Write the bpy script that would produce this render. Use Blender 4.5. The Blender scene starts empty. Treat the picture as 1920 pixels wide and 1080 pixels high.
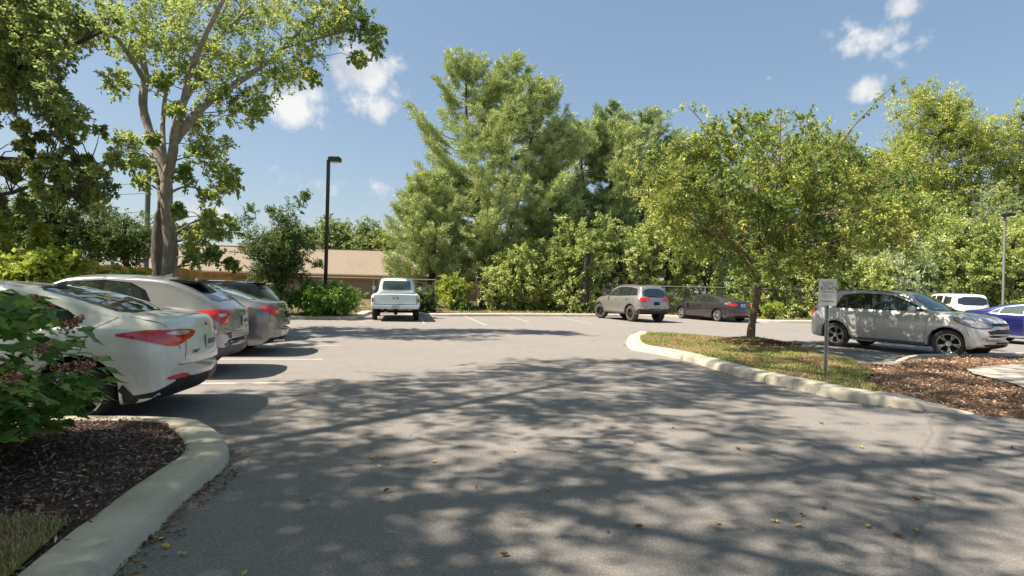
import bpy, bmesh, math, random
import numpy as np
from mathutils import Vector, Matrix
from mathutils.bvhtree import BVHTree
from mathutils.geometry import delaunay_2d_cdt

SC = bpy.context.scene
COL = SC.collection
rnd = random.Random(11)
RNG = np.random.default_rng(5)
PI = math.pi

# ------------------------------------------------------------------ camera, sky, sun, exposure
CAMH = 1.5
FPX = 1068.0
ROLL = math.radians(-1.4)
cam_d = bpy.data.cameras.new("camera")
cam_d.sensor_width = 36.0
cam_d.lens = 36.0 * FPX / 1920.0
cam_d.clip_start = 0.05
cam_d.clip_end = 2000.0
cam = bpy.data.objects.new("camera", cam_d)
COL.objects.link(cam)
cam.location = (0, 0, CAMH)
cam.rotation_euler = (PI / 2, ROLL, 0)
SC.camera = cam

SUN_EL = math.radians(56)
SH_AZ = math.radians(8)          # direction the shadows fall (from +X, counter-clockwise)
to_sun = Vector((-math.cos(SH_AZ) * math.cos(SUN_EL), -math.sin(SH_AZ) * math.cos(SUN_EL), math.sin(SUN_EL)))
sun_d = bpy.data.lights.new("sun", 'SUN')
sun_d.energy = 3.6
sun_d.angle = math.radians(0.7)
sun_d.color = (1.0, 0.87, 0.71)
sun = bpy.data.objects.new("sun", sun_d)
COL.objects.link(sun)
sun.rotation_euler = to_sun.to_track_quat('Z', 'Y').to_euler()
sun.location = (-20, -5, 40)

world = bpy.data.worlds.new("World")
SC.world = world
world.use_nodes = True
wn, wl = world.node_tree.nodes, world.node_tree.links
wn.clear()
def N(t, **kw):
    n = wn.new(t)
    for k, v in kw.items(): setattr(n, k, v)
    return n
sky = N('ShaderNodeTexSky', sky_type='NISHITA')
sky.sun_disc = False
sky.sun_elevation = SUN_EL
sky.sun_rotation = math.atan2(to_sun.x, to_sun.y)
sky.altitude = 150
sky.air_density = 1.0
sky.dust_density = 1.4
sky.ozone_density = 1.6
tc = N('ShaderNodeTexCoord')
def wmath(op, a, b=None, c=None, clamp=False):
    n = N('ShaderNodeMath', operation=op); n.use_clamp = clamp
    for i, v in enumerate((a, b, c)):
        if v is None: continue
        if isinstance(v, (int, float)): n.inputs[i].default_value = v
        else: wl.new(v, n.inputs[i])
    return n.outputs[0]
def ray(px, py):
    xc, yc = (px - 960) / FPX, (540 - py) / FPX
    R = Vector((math.cos(ROLL), 0, -math.sin(ROLL))); U = Vector((math.sin(ROLL), 0, math.cos(ROLL)))
    return xc * R + yc * U + Vector((0, 1, 0))
# clouds: noise-broken puffs standing in fixed compass directions of the sky
nz = N('ShaderNodeTexNoise'); nz.inputs['Scale'].default_value = 7.0; nz.inputs['Detail'].default_value = 8; nz.inputs['Roughness'].default_value = 0.58
wl.new(tc.outputs['Generated'], nz.inputs['Vector'])
nz2 = N('ShaderNodeTexNoise'); nz2.inputs['Scale'].default_value = 26.0; nz2.inputs['Detail'].default_value = 6; nz2.inputs['Roughness'].default_value = 0.6
wl.new(tc.outputs['Generated'], nz2.inputs['Vector'])
nsum = wmath('ADD', wmath('MULTIPLY', nz.outputs['Fac'], 0.5), wmath('MULTIPLY', nz2.outputs['Fac'], 0.5))
def puff(px, py, rad, dens, stretch=1.0):
    d = ray(px, py).normalized()
    s = N('ShaderNodeVectorMath', operation='SUBTRACT'); wl.new(tc.outputs['Generated'], s.inputs[0]); s.inputs[1].default_value = d
    m = N('ShaderNodeVectorMath', operation='MULTIPLY'); wl.new(s.outputs[0], m.inputs[0]); m.inputs[1].default_value = (1, 1, stretch)
    l = N('ShaderNodeVectorMath', operation='LENGTH'); wl.new(m.outputs[0], l.inputs[0])
    fall = wmath('SUBTRACT', 1.0, wmath('DIVIDE', l.outputs['Value'], rad))
    return wmath('MULTIPLY', wmath('MAXIMUM', fall, 0.0), dens)
PUFFS = [(690, 140, .075, 1.9, 1.1), (700, 200, .055, 1.7, 1.3), (660, 105, .05, 1.2, 1.2), (560, 205, .065, 1.8, 1.3), (590, 180, .05, 1.2, 1.4), (735,160,.04,1.2,1.0),
         (590, 345, .07, .95, 2.5), (375, 402, .06, 1.4, 1.8), (1640, 72, .075, 1.05, 2.2), (1700, 92, .06, .95, 2.2), (1600, 60, .05, .8, 1.8),
         (1700, 14, .04, .9, 1.8), (1622, 163, .035, 1.2, 1.4), (1440, 145, .02, .8, 1.5), (720, 350, .16, .35, 3.5), (520, 280, .14, .3, 2),
         (-900, 0, .3, 1.5, 1.6), (2900, 150, .3, 1.2, 1.8), (900, -900, .25, 1.1, 1.2)]
acc = None
for p in PUFFS:
    o = puff(*p)
    acc = o if acc is None else wmath('MAXIMUM', acc, o)
cm = wmath('ADD', acc, wmath('MULTIPLY', wmath('SUBTRACT', nsum, 0.52), 5.2))
mr = N('ShaderNodeMapRange', interpolation_type='SMOOTHSTEP')
mr.inputs['From Min'].default_value = 0.22; mr.inputs['From Max'].default_value = 1.2
wl.new(wmath('MULTIPLY', cm, wmath('GREATER_THAN', acc, 0.001)), mr.inputs['Value'])
soft = wmath('MULTIPLY', mr.outputs['Result'], wmath('MINIMUM', wmath('MULTIPLY', acc, 4.0), 1.0))
hsv = N('ShaderNodeHueSaturation'); hsv.inputs['Saturation'].default_value = 1.45; hsv.inputs['Value'].default_value = 0.71
gam = N('ShaderNodeGamma'); gam.inputs['Gamma'].default_value = 0.5
wl.new(sky.outputs[0], gam.inputs['Color']); wl.new(gam.outputs[0], hsv.inputs['Color'])
mixc = N('ShaderNodeMix', data_type='RGBA')
wl.new(soft, mixc.inputs['Factor']); wl.new(hsv.outputs[0], mixc.inputs['A'])
nz3 = N('ShaderNodeTexNoise'); nz3.inputs['Scale'].default_value = 15.0; nz3.inputs['Detail'].default_value = 5
wl.new(tc.outputs['Generated'], nz3.inputs['Vector'])
cr = N('ShaderNodeValToRGB'); cr.color_ramp.elements[0].position = .38; cr.color_ramp.elements[0].color = (.70, .73, .80, 1); cr.color_ramp.elements[1].position = .62; cr.color_ramp.elements[1].color = (1, 1, 1, 1)
wl.new(nz3.outputs['Fac'], cr.inputs[0])
vs_ = N('ShaderNodeVectorMath', operation='SCALE'); vs_.inputs['Scale'].default_value = 2.1; wl.new(cr.outputs[0], vs_.inputs[0]); wl.new(vs_.outputs[0], mixc.inputs['B'])
bg = N('ShaderNodeBackground'); bg.inputs['Strength'].default_value = 0.15
wl.new(mixc.outputs['Result'], bg.inputs['Color'])
wo = N('ShaderNodeOutputWorld'); wl.new(bg.outputs[0], wo.inputs['Surface'])

SC.view_settings.view_transform = 'Standard'
SC.view_settings.look = 'None'
SC.view_settings.exposure = 1.58
SC.view_settings.gamma = 1.0
SC.view_settings.use_curve_mapping = False
SC.cycles.max_bounces = 10
SC.cycles.diffuse_bounces = 6
SC.cycles.transparent_max_bounces = 6

# ------------------------------------------------------------------ helpers
def G(px, py, z=0.0):
    d = ray(px, py); t = (z - CAMH) / d.z
    return Vector((d.x * t, d.y * t, z))
def P(px, py, Y):
    d = ray(px, py)
    return Vector((d.x * Y, Y, CAMH + d.z * Y))

def tag(o, label=None, cat=None, group=None, kind=None):
    if label: o['label'] = label
    if cat: o['category'] = cat
    if group: o['group'] = group
    if kind: o['kind'] = kind
    return o
def empty(name, loc=(0, 0, 0), rz=0.0):
    o = bpy.data.objects.new(name, None); COL.objects.link(o)
    o.location = loc; o.rotation_euler = (0, 0, rz); o.empty_display_size = 0.2
    return o
def link(name, me, mat=None, parent=None, smooth=None):
    if mat is not None and len(me.materials) == 0: me.materials.append(mat)
    if smooth is not None:
        me.shade_smooth()
        if smooth < 180: me.set_sharp_from_angle(angle=math.radians(smooth))
    o = bpy.data.objects.new(name, me); COL.objects.link(o)
    if parent is not None: o.parent = parent
    return o
def from_bm(name, bm, mat=None, parent=None, smooth=None):
    me = bpy.data.meshes.new(name); bm.to_mesh(me); bm.free()
    return link(name, me, mat, parent, smooth)
def np_mesh(name, verts, faces, k):
    """verts (n,3); faces (m,k) arrays"""
    me = bpy.data.meshes.new(name)
    verts = np.asarray(verts, np.float32); faces = np.asarray(faces, np.int32)
    me.vertices.add(len(verts)); me.vertices.foreach_set('co', verts.ravel())
    me.loops.add(faces.size); me.loops.foreach_set('vertex_index', faces.ravel())
    me.polygons.add(len(faces)); me.polygons.foreach_set('loop_start', np.arange(0, faces.size, k, dtype=np.int32))
    me.polygons.foreach_set('loop_total', np.full(len(faces), k, np.int32))
    me.update(calc_edges=True)
    return me
def add_box(bm, c, s, rot=None, taper=None):
    vs = []
    for dx in (-.5, .5):
        for dy in (-.5, .5):
            for dz in (-.5, .5):
                v = Vector((dx * s[0], dy * s[1], dz * s[2]))
                if taper and dz > 0: v.x *= taper; v.y *= taper
                if rot is not None: v = rot @ v
                vs.append(bm.verts.new(v + Vector(c)))
    for f in ((0, 1, 3, 2), (4, 6, 7, 5), (0, 4, 5, 1), (2, 3, 7, 6), (0, 2, 6, 4), (1, 5, 7, 3)):
        bm.faces.new([vs[i] for i in f])
    return vs
def box_obj(name, c, s, mat, parent=None, bev=0.0, rot=None):
    bm = bmesh.new(); add_box(bm, c, s, rot)
    if bev: bmesh.ops.bevel(bm, geom=bm.edges[:], offset=bev, segments=2, affect='EDGES')
    bmesh.ops.recalc_face_normals(bm, faces=bm.faces)
    return from_bm(name, bm, mat, parent, 35 if bev else None)
def tube_arrays(pts, rads, n=8, cap=True):
    pts = [Vector(p) for p in pts]
    V, F = [], []
    prev = None
    for i, p in enumerate(pts):
        a = pts[max(i - 1, 0)]; b = pts[min(i + 1, len(pts) - 1)]
        t = (b - a).normalized() if (b - a).length > 1e-9 else Vector((0, 0, 1))
        if prev is None:
            u = t.orthogonal().normalized()
        else:
            u = (prev - t * prev.dot(t)); u = u.normalized() if u.length > 1e-6 else t.orthogonal().normalized()
        prev = u; w = t.cross(u)
        for k in range(n):
            an = 2 * PI * k / n
            V.append(p + (u * math.cos(an) + w * math.sin(an)) * rads[i])
    for i in range(len(pts) - 1):
        for k in range(n):
            a = i * n + k; b = i * n + (k + 1) % n
            F.append((a, b, b + n, a + n))
    return V, F
class Tubes:
    def __init__(s): s.V = []; s.F = []
    def add(s, pts, rads, n=8):
        V, F = tube_arrays(pts, rads, n); o = len(s.V)
        s.V += V; s.F += [tuple(i + o for i in f) for f in F]
    def mesh(s, name):
        return np_mesh(name, np.array([tuple(v) for v in s.V]), np.array(s.F), 4)
def rod(name, a, b, r, mat, parent=None, n=10):
    a, b = Vector(a), Vector(b)
    bm = bmesh.new()
    V, F = tube_arrays([a, b], [r, r], n)
    vs = [bm.verts.new(v) for v in V]
    for f in F: bm.faces.new([vs[i] for i in f])
    bm.faces.new(vs[:n]); bm.faces.new(vs[n:])
    bmesh.ops.recalc_face_normals(bm, faces=bm.faces)
    return from_bm(name, bm, mat, parent, 40)

# ------------------------------------------------------------------ materials
class M:
    def __init__(s, name):
        s.m = bpy.data.materials.new(name); s.m.use_nodes = True
        s.n = s.m.node_tree.nodes; s.l = s.m.node_tree.links; s.n.clear()
        s.out = s.n.new('ShaderNodeOutputMaterial')
    def new(s, t, **kw):
        n = s.n.new(t)
        for k, v in kw.items(): setattr(n, k, v)
        return n
    def put(s, sock, v):
        if hasattr(v, 'is_linked') or isinstance(v, bpy.types.NodeSocket): s.l.new(v, sock)
        elif isinstance(v, (tuple, list)): sock.default_value = (*v, 1) if len(v) == 3 and len(sock.default_value) == 4 else v
        else: sock.default_value = v
    def math(s, op, a, b=None, clamp=False):
        n = s.new('ShaderNodeMath', operation=op); n.use_clamp = clamp
        s.put(n.inputs[0], a)
        if b is not None: s.put(n.inputs[1], b)
        return n.outputs[0]
    def noise(s, scale, detail=4, rough=.55, vec=None, out='Fac', dist=0.0):
        n = s.new('ShaderNodeTexNoise'); n.inputs['Scale'].default_value = scale; n.inputs['Detail'].default_value = detail
        n.inputs['Roughness'].default_value = rough; n.inputs['Distortion'].default_value = dist
        if vec is not None: s.l.new(vec, n.inputs['Vector'])
        return n.outputs[out]
    def ramp(s, fac, stops):
        n = s.new('ShaderNodeValToRGB'); e = n.color_ramp.elements
        while len(e) < len(stops): e.new(0.5)
        for i, (p, c) in enumerate(stops): e[i].position = p; e[i].color = (*c, 1) if len(c) == 3 else c
        s.l.new(fac, n.inputs[0]); return n.outputs[0]
    def mix(s, f, a, b, blend='MIX'):
        n = s.new('ShaderNodeMix', data_type='RGBA', blend_type=blend)
        s.put(n.inputs['Factor'], f); s.put(n.inputs['A'], a); s.put(n.inputs['B'], b)
        return n.outputs['Result']
    def obj(s): 
        return s.new('ShaderNodeTexCoord').outputs['Object']
    def pos(s):
        return s.new('ShaderNodeNewGeometry').outputs['Position']
    def mapping(s, vec, scale=(1, 1, 1), rot=(0, 0, 0)):
        n = s.new('ShaderNodeMapping'); s.l.new(vec, n.inputs['Vector']); n.inputs['Scale'].default_value = scale; n.inputs['Rotation'].default_value = rot
        return n.outputs[0]
    def bump(s, h, dist=.01, strength=1.0, normal=None):
        n = s.new('ShaderNodeBump'); s.l.new(h, n.inputs['Height']); n.inputs['Distance'].default_value = dist; n.inputs['Strength'].default_value = strength
        if normal is not None: s.l.new(normal, n.inputs['Normal'])
        return n.outputs[0]
    def pbr(s, color, rough=.6, metal=0.0, spec=.5, coat=0.0, normal=None, crough=.03, trans=0.0, alpha=None, emit=None):
        b = s.new('ShaderNodeBsdfPrincipled')
        s.put(b.inputs['Base Color'], color); s.put(b.inputs['Roughness'], rough); s.put(b.inputs['Metallic'], metal)
        b.inputs['Specular IOR Level'].default_value = spec; b.inputs['Coat Weight'].default_value = coat; b.inputs['Coat Roughness'].default_value = crough
        b.inputs['Transmission Weight'].default_value = trans
        if normal is not None: s.l.new(normal, b.inputs['Normal'])
        s.l.new(b.outputs[0], s.out.inputs['Surface']); s.b = b
        return s.m
def flat(name, c, rough=.6, metal=0.0, spec=.5, coat=0.0, var=0.12, scale=6, bump=0.0):
    m = M(name); v = m.obj()
    n = m.noise(scale, 5, .6, v)
    col = m.mix(m.math('MULTIPLY', n, 1.0), tuple(x * (1 - var) for x in c), tuple(min(1, x * (1 + var)) for x in c))
    nr = m.bump(m.noise(scale * 12, 3, .6, v), .004, bump) if bump else None
    return m.pbr(col, rough, metal, spec, coat, nr)

def m_asphalt():
    m = M('asphalt'); v = m.pos()
    big = m.noise(.35, 5, .6, v); mid = m.noise(2.3, 6, .65, v); fine = m.noise(48, 4, .85, v); grit = m.noise(110, 3, .85, v)
    base = m.ramp(big, [(.3, (.225, .215, .208)), (.7, (.275, .262, .252))])
    base = m.mix(.5, base, m.ramp(mid, [(.25, (.20, .19, .185)), (.75, (.29, .275, .264))]))
    base = m.mix(m.math('MULTIPLY', m.math('SUBTRACT', fine, .52), 5.0, True), base, (.50, .48, .45))
    base = m.mix(m.math('MULTIPLY', m.math('SUBTRACT', .49, grit), 6.5, True), base, (.06, .058, .058))
    # paving-lane seams and tyre-darkened streaks along the drive
    d = m.mapping(v, (1, 1, 1), (0, 0, math.radians(38)))
    sp = m.new('ShaderNodeSeparateXYZ'); m.l.new(d, sp.inputs[0])
    wob = m.math('MULTIPLY', m.noise(.8, 3, .5, v), .35)
    w = m.math('PINGPONG', m.math('ADD', sp.outputs[0], wob), 2.1)
    seam = m.math('SUBTRACT', 1.0, m.math('MULTIPLY', w, 38.0), True)
    seam = m.math('MULTIPLY', seam, m.math('MULTIPLY', m.noise(1.3, 3, .6, v), .55))
    base = m.mix(m.math('MAXIMUM', seam, 0.0), base, (.06, .057, .055))
    base = m.mix(m.math('MULTIPLY', m.math('SUBTRACT', m.noise(6.5, 6, .75, v), .53), 3.5, True), base, (.165, .158, .152))
    # dark oil spots
    vo = m.new('ShaderNodeTexVoronoi'); vo.inputs['Scale'].default_value = .55; m.l.new(v, vo.inputs['Vector'])
    spot = m.math('MULTIPLY', m.math('SUBTRACT', .13, m.math('ADD', vo.outputs['Distance'], m.math('MULTIPLY', m.noise(9, 3, .6, v), .12))), 14, True)
    base = m.mix(m.math('MULTIPLY', m.math('MAXIMUM', spot, 0), .75), base, (.06, .058, .055))
    return m.pbr(base, .88, 0, .3, 0, m.bump(m.math('ADD', grit, fine), .008, .9))
def m_concrete(name='kerb_concrete', a=(.40, .37, .30), b=(.60, .56, .47)):
    m = M(name); v = m.pos()
    c = m.ramp(m.noise(1.6, 7, .65, v), [(.3, a), (.7, b)])
    c = m.mix(m.math('MULTIPLY', m.math('SUBTRACT', m.noise(70, 3, .7, v), .5), 1.6, True), c, (.22, .2, .17))
    c = m.mix(m.math('MULTIPLY', m.math('SUBTRACT', m.noise(5, 6, .7, v), .56), 3.0, True), c, (.24, .22, .18))
    return m.pbr(c, .85, 0, .3, 0, m.bump(m.noise(140, 3, .7, v), .004, .6))
def m_leaf(name, stops, trans=.35, rough=.5, spec=.4, tintscale=.6):
    m = M(name)
    at = m.new('ShaderNodeAttribute'); at.attribute_name = 'tint'
    n = m.noise(tintscale, 3, .6, m.pos())
    f = m.math('ADD', m.math('MULTIPLY', at.outputs['Fac'], .75), m.math('MULTIPLY', m.math('SUBTRACT', n, .25), .5))
    c = m.ramp(f, stops)
    m.pbr(c, rough, 0, spec)
    t = m.new('ShaderNodeBsdfTranslucent')
    m.l.new(m.mix(.45, c, (.42, .50, .12)), t.inputs['Color'])
    mx = m.new('ShaderNodeMixShader'); mx.inputs[0].default_value = trans
    m.l.new(m.b.outputs[0], mx.inputs[1]); m.l.new(t.outputs[0], mx.inputs[2]); m.l.new(mx.outputs[0], m.out.inputs['Surface'])
    return m.m
def m_bark(name, a, b, sc=(9, 9, 1.6)):
    m = M(name); v = m.mapping(m.obj(), sc)
    n = m.noise(2.2, 8, .7, v, dist=.4)
    c = m.ramp(n, [(.3, a), (.68, b)])
    return m.pbr(c, .9, 0, .2, 0, m.bump(n, .05, 1.0))
def m_paint(name, c, metal=.0, rough=.32, flake=0.0, coat=1.0, dirt=.06):
    m = M(name); v = m.obj()
    sp = m.new('ShaderNodeSeparateXYZ'); m.l.new(v, sp.inputs[0])
    low = m.math('SUBTRACT', 1.0, m.math('MULTIPLY', sp.outputs[2], 1.5), True)   # road dust thrown up along the sills
    d = m.math('MULTIPLY', m.math('ADD', low, .25), m.math('MULTIPLY', m.noise(4, 6, .7, v), dirt * 4), True)
    col = m.mix(d, c, (.25, .22, .18))
    return m.pbr(col, m.math('ADD', rough, m.math('MULTIPLY', d, .5)), metal, .5, coat, None, .04)

MT = {}
MT['asphalt'] = m_asphalt()
MT['kerb'] = m_concrete()
MT['slab'] = m_concrete('slab_concrete', (.36, .34, .29), (.52, .49, .43))
MT['line'] = flat('road_paint', (.50, .48, .45), .7, var=.35, scale=14)
MT['rubber'] = flat('tyre_rubber', (.022, .022, .023), .75, spec=.3, var=.3, scale=30)
MT['rubberdust'] = flat('dusty_rubber', (.075, .068, .06), .85, spec=.2, var=.4, scale=16)
MT['chrome'] = flat('chrome', (.75, .76, .78), .12, metal=1, var=.03)
MT['alloy'] = flat('alloy_rim', (.55, .55, .56), .28, metal=.85, var=.1)
MT['alloydark'] = flat('dark_alloy', (.06, .06, .065), .35, metal=.6, var=.2)
MT['blk'] = flat('black_plastic', (.018, .018, .02), .55, spec=.4, var=.2)
MT['blkgloss'] = flat('gloss_black_trim', (.012, .012, .014), .12, coat=.6, var=.1)
MT['grey'] = flat('grey_plastic', (.10, .10, .11), .6, var=.12)
MT['under'] = flat('underbody', (.012, .012, .012), .9, var=.2)
m = M('car_glass'); MT['glass'] = m.pbr((.018, .026, .028), .02, 0, .9, .6)
m = M('car_glass_teal'); MT['glassteal'] = m.pbr((.05, .085, .085), .02, 0, .9, .6)
m = M('tail_red'); MT['red'] = m.pbr(m.mix(m.noise(3, 3, .5, m.mapping(m.obj(), (6, 6, 20))), (.42, .008, .012), (.75, .03, .03)), .12, 0, .6, 1.0)
m = M('tail_clear'); MT['clear'] = m.pbr(m.mix(m.noise(9, 3, .5, m.obj()), (.35, .30, .30), (.85, .80, .80)), .1, .3, .6, 1.0)
m = M('head_lamp'); MT['lamp'] = m.pbr(m.mix(m.noise(14, 4, .6, m.obj()), (.02, .022, .025), (.55, .57, .6)), .06, .2, .6, 1.0)
m = M('amber'); MT['amber'] = m.pbr((.65, .14, .03), .15, 0, .5, 1)
MT['seam'] = flat('shut_line', (.07, .07, .07), .8, var=.1)
MT['plate'] = flat('plate_metal', (.42, .50, .46), .4, var=.25, scale=40)
MT['galv'] = flat('galvanised_steel', (.30, .31, .31), .55, metal=.4, var=.15, scale=25)
MT['polepaint'] = flat('dark_bronze_pole', (.016, .016, .020), .4, var=.15)
MT['greenpole'] = flat('weathered_pole', (.10, .13, .11), .8, var=.2)
MT['greypole'] = flat('grey_pole', (.20, .20, .20), .6, var=.12)
MT['wood'] = None
m = M('fence_wood'); v = m.pos(); c = m.ramp(m.noise(1.0, 6, .7, m.mapping(v, (5, 5, .8))), [(.3, (.30, .155, .05)), (.7, (.52, .30, .11))]); MT['wood'] = m.pbr(c, .8, 0, .2, 0, m.bump(m.noise(6, 5, .7, m.mapping(v, (14, 14, 1))), .01, .5))
m = M('rail_wood'); MT['rail'] = m.pbr(m.ramp(m.noise(3, 5, .6, m.pos()), [(.3, (.14, .065, .03)), (.7, (.24, .12, .06))]), .85, 0, .2)
m = M('roof_shingle'); v = m.pos()
br = m.new('ShaderNodeTexBrick'); m.l.new(m.mapping(m.new('ShaderNodeTexCoord').outputs['UV'], (1, 1, 1)), br.inputs['Vector'])
br.inputs['Color1'].default_value = (.20, .165, .125, 1); br.inputs['Color2'].default_value = (.27, .225, .17, 1); br.inputs['Mortar'].default_value = (.14, .11, .09, 1)
br.inputs['Scale'].default_value = 1; br.inputs['Brick Width'].default_value = .33; br.inputs['Row Height'].default_value = .14; br.inputs['Mortar Size'].default_value = .012
MT['shingle'] = m.pbr(m.mix(m.noise(.5, 5, .6, v), br.outputs[0], (.25, .21, .16)), .9, 0, .2)
m = M('brick_wall'); br = m.new('ShaderNodeTexBrick'); m.l.new(m.new('ShaderNodeTexCoord').outputs['UV'], br.inputs['Vector'])
br.inputs['Color1'].default_value = (.20, .10, .07, 1); br.inputs['Color2'].default_value = (.30, .18, .13, 1); br.inputs['Mortar'].default_value = (.33, .29, .25, 1)
br.inputs['Scale'].default_value = 1; br.inputs['Brick Width'].default_value = .22; br.inputs['Row Height'].default_value = .075; br.inputs['Mortar Size'].default_value = .011
MT['brick'] = m.pbr(br.outputs[0], .85, 0, .2, 0, m.bump(br.outputs['Fac'], .01, .6))
MT['cream'] = flat('cream_fascia', (.62, .56, .42), .6, var=.08)
MT['soffit'] = flat('ochre_soffit', (.42, .24, .07), .7, var=.15)
m = M('bark_mulch_soil'); v = m.pos(); MT['soil'] = m.pbr(m.ramp(m.noise(30, 6, .75, v), [(.3, (.07, .045, .04)), (.7, (.20, .135, .12))]), .95, 0, .1, 0, m.bump(m.noise(40, 5, .8, v), .03, 1))
m = M('pale_mulch_soil'); v = m.pos(); MT['soil2'] = m.pbr(m.ramp(m.noise(26, 6, .75, v), [(.3, (.12, .075, .05)), (.7, (.33, .22, .15))]), .95, 0, .1, 0, m.bump(m.noise(34, 5, .8, v), .03, 1))
m = M('turf_ground'); v = m.pos(); MT['turf'] = m.pbr(m.mix(m.ramp(m.noise(1.1, 5, .7, v), [(.42, (0, 0, 0)), (.58, (1, 1, 1))]), m.ramp(m.noise(22, 5, .7, v), [(.3, (.09, .13, .03)), (.7, (.2, .25, .06))]), m.ramp(m.noise(22, 5, .7, v), [(.3, (.20, .14, .07)), (.7, (.36, .27, .15))])), .95, 0, .1, 0, m.bump(m.noise(50, 4, .8, v), .03, 1))
m = M('verge_dirt'); v = m.pos(); MT['verge'] = m.pbr(m.mix(m.ramp(m.noise(.5, 5, .7, v), [(.42, (0, 0, 0)), (.6, (1, 1, 1))]), m.ramp(m.noise(8, 5, .7, v), [(.3, (.04, .055, .02)), (.7, (.10, .12, .04))]), m.ramp(m.noise(9, 5, .7, v), [(.3, (.15, .10, .06)), (.7, (.30, .21, .13))])), .95, 0, .1)
# ------------------------------------------------------------------ ground, kerbs, painted lines
def area(name, poly, mat, zf, spacing=.5, kind='structure', fill=True, parent=None):
    pl = [Vector((p[0], p[1])) for p in poly]
    bd = []
    for i, a in enumerate(pl):
        b = pl[(i + 1) % len(pl)]; n = max(1, int((b - a).length / spacing))
        bd += [a.lerp(b, k / n) for k in range(n)]
    pts = list(bd)
    if fill:
        x0 = min(p.x for p in bd); x1 = max(p.x for p in bd); y0 = min(p.y for p in bd); y1 = max(p.y for p in bd)
        nx, ny = int((x1 - x0) / spacing), int((y1 - y0) / spacing)
        for i in range(1, nx):
            for j in range(1, ny):
                q = Vector((x0 + i * spacing + .13 * spacing * math.sin(7 * i + j), y0 + j * spacing + .13 * spacing * math.cos(5 * j + i)))
                if inside(q, bd): pts.append(q)
    vs, es, fs, *_ = delaunay_2d_cdt(pts, [], [list(range(len(bd)))], 1, 1e-5)
    me = bpy.data.meshes.new(name)
    me.from_pydata([(v.x, v.y, zf(v.x, v.y)) for v in vs], [], [list(f) for f in fs])
    bm = bmesh.new(); bm.from_mesh(me); bmesh.ops.recalc_face_normals(bm, faces=bm.faces)
    if sum(f.normal.z for f in bm.faces) < 0: bmesh.ops.reverse_faces(bm, faces=bm.faces)
    bm.to_mesh(me); bm.free()
    o = link(name, me, mat, parent, 180)
    if kind: o['kind'] = kind
    return o
def inside(q, poly):
    c = False; j = len(poly) - 1
    for i in range(len(poly)):
        a, b = poly[i], poly[j]
        if (a[1] > q[1]) != (b[1] > q[1]) and q[0] < (b[0] - a[0]) * (q[1] - a[1]) / (b[1] - a[1]) + a[0]: c = not c
        j = i
    return c
def smooth_path(pts, step=.15):
    """Catmull-Rom through the points, resampled"""
    pts = [Vector((p[0], p[1], p[2] if len(p) > 2 else 0)) for p in pts]
    out = []
    for i in range(len(pts) - 1):
        p0 = pts[max(i - 1, 0)]; p1 = pts[i]; p2 = pts[i + 1]; p3 = pts[min(i + 2, len(pts) - 1)]
        n = max(1, int((p2 - p1).length / step))
        for k in range(n):
            t = k / n
            out.append(.5 * ((2 * p1) + (p2 - p0) * t + (2 * p0 - 5 * p1 + 4 * p2 - p3) * t * t + (3 * p1 - p0 - 3 * p2 + p3) * t ** 3))
    out.append(pts[-1]); return out
def kerb(name, path, side, width=.36, h=.13, taper_end=0.0, hf=None, batter=.05):
    """sweep a rounded kerb profile; path is its road edge; side=+1 puts the top on the left of the path"""
    prof = [(0, -.03), (batter * .35, h * .55), (batter * .8, h * .86), (batter + .03, h * .97), (batter + .07, h), (width - .02, h), (width, h - .015), (width, -.03)]
    bm = bmesh.new(); rows = []
    n = len(path); L = [0]
    for i in range(1, n): L.append(L[-1] + (path[i] - path[i - 1]).length)
    seq = []; nj = 1.1
    for i, p in enumerate(path):
        a = path[max(i - 1, 0)]; b = path[min(i + 1, n - 1)]
        t = (b - a); t.z = 0; t.normalize()
        if L[i] > nj and 0 < i < n - 1:      # a tooled contraction joint every three metres
            seq += [(i, p - t * .009, t, 0), (i, p - t * .005, t, .014), (i, p + t * .005, t, .014), (i, p + t * .009, t, 0)]; nj += 3.05
        else: seq.append((i, p, t, 0))
    for i, p, t, dip in seq:
        nrm = Vector((-t.y, t.x, 0)) * side
        k = 1.0
        if taper_end: k = min(1.0, max(.06, (L[-1] - L[i]) / taper_end))
        row = []
        for (d, z) in prof:
            wob = .004 * math.sin(L[i] * 3.1 + d * 9)
            row.append(bm.verts.new(p + nrm * (d + wob + (dip if d < .05 else 0)) + Vector((0, 0, z * k - dip if z > 0 else z))))
        rows.append(row)
    for i in range(len(rows) - 1):
        for j in range(len(prof) - 1):
            bm.faces.new((rows[i][j], rows[i + 1][j], rows[i + 1][j + 1], rows[i][j + 1]))
    bm.faces.new(rows[0]); bm.faces.new(rows[-1])
    bmesh.ops.recalc_face_normals(bm, faces=bm.faces)
    o = from_bm(name, bm, MT['kerb'], None, 50); o['kind'] = 'structure'
    return o
def offset_path(path, side, d):
    out = []
    n = len(path)
    for i, p in enumerate(path):
        a = path[max(i - 1, 0)]; b = path[min(i + 1, n - 1)]
        t = (b - a); t.z = 0; t.normalize(); out.append(p + Vector((-t.y, t.x, 0)) * side * d)
    return out

bm = bmesh.new()
vs = [bm.verts.new(p) for p in ((-300, -200, 0), (300, -200, 0), (300, 600, 0), (-300, 600, 0))]
bm.faces.new(vs)
o = from_bm('parking_lot_asphalt', bm, MT['asphalt']); o['kind'] = 'structure'

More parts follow.
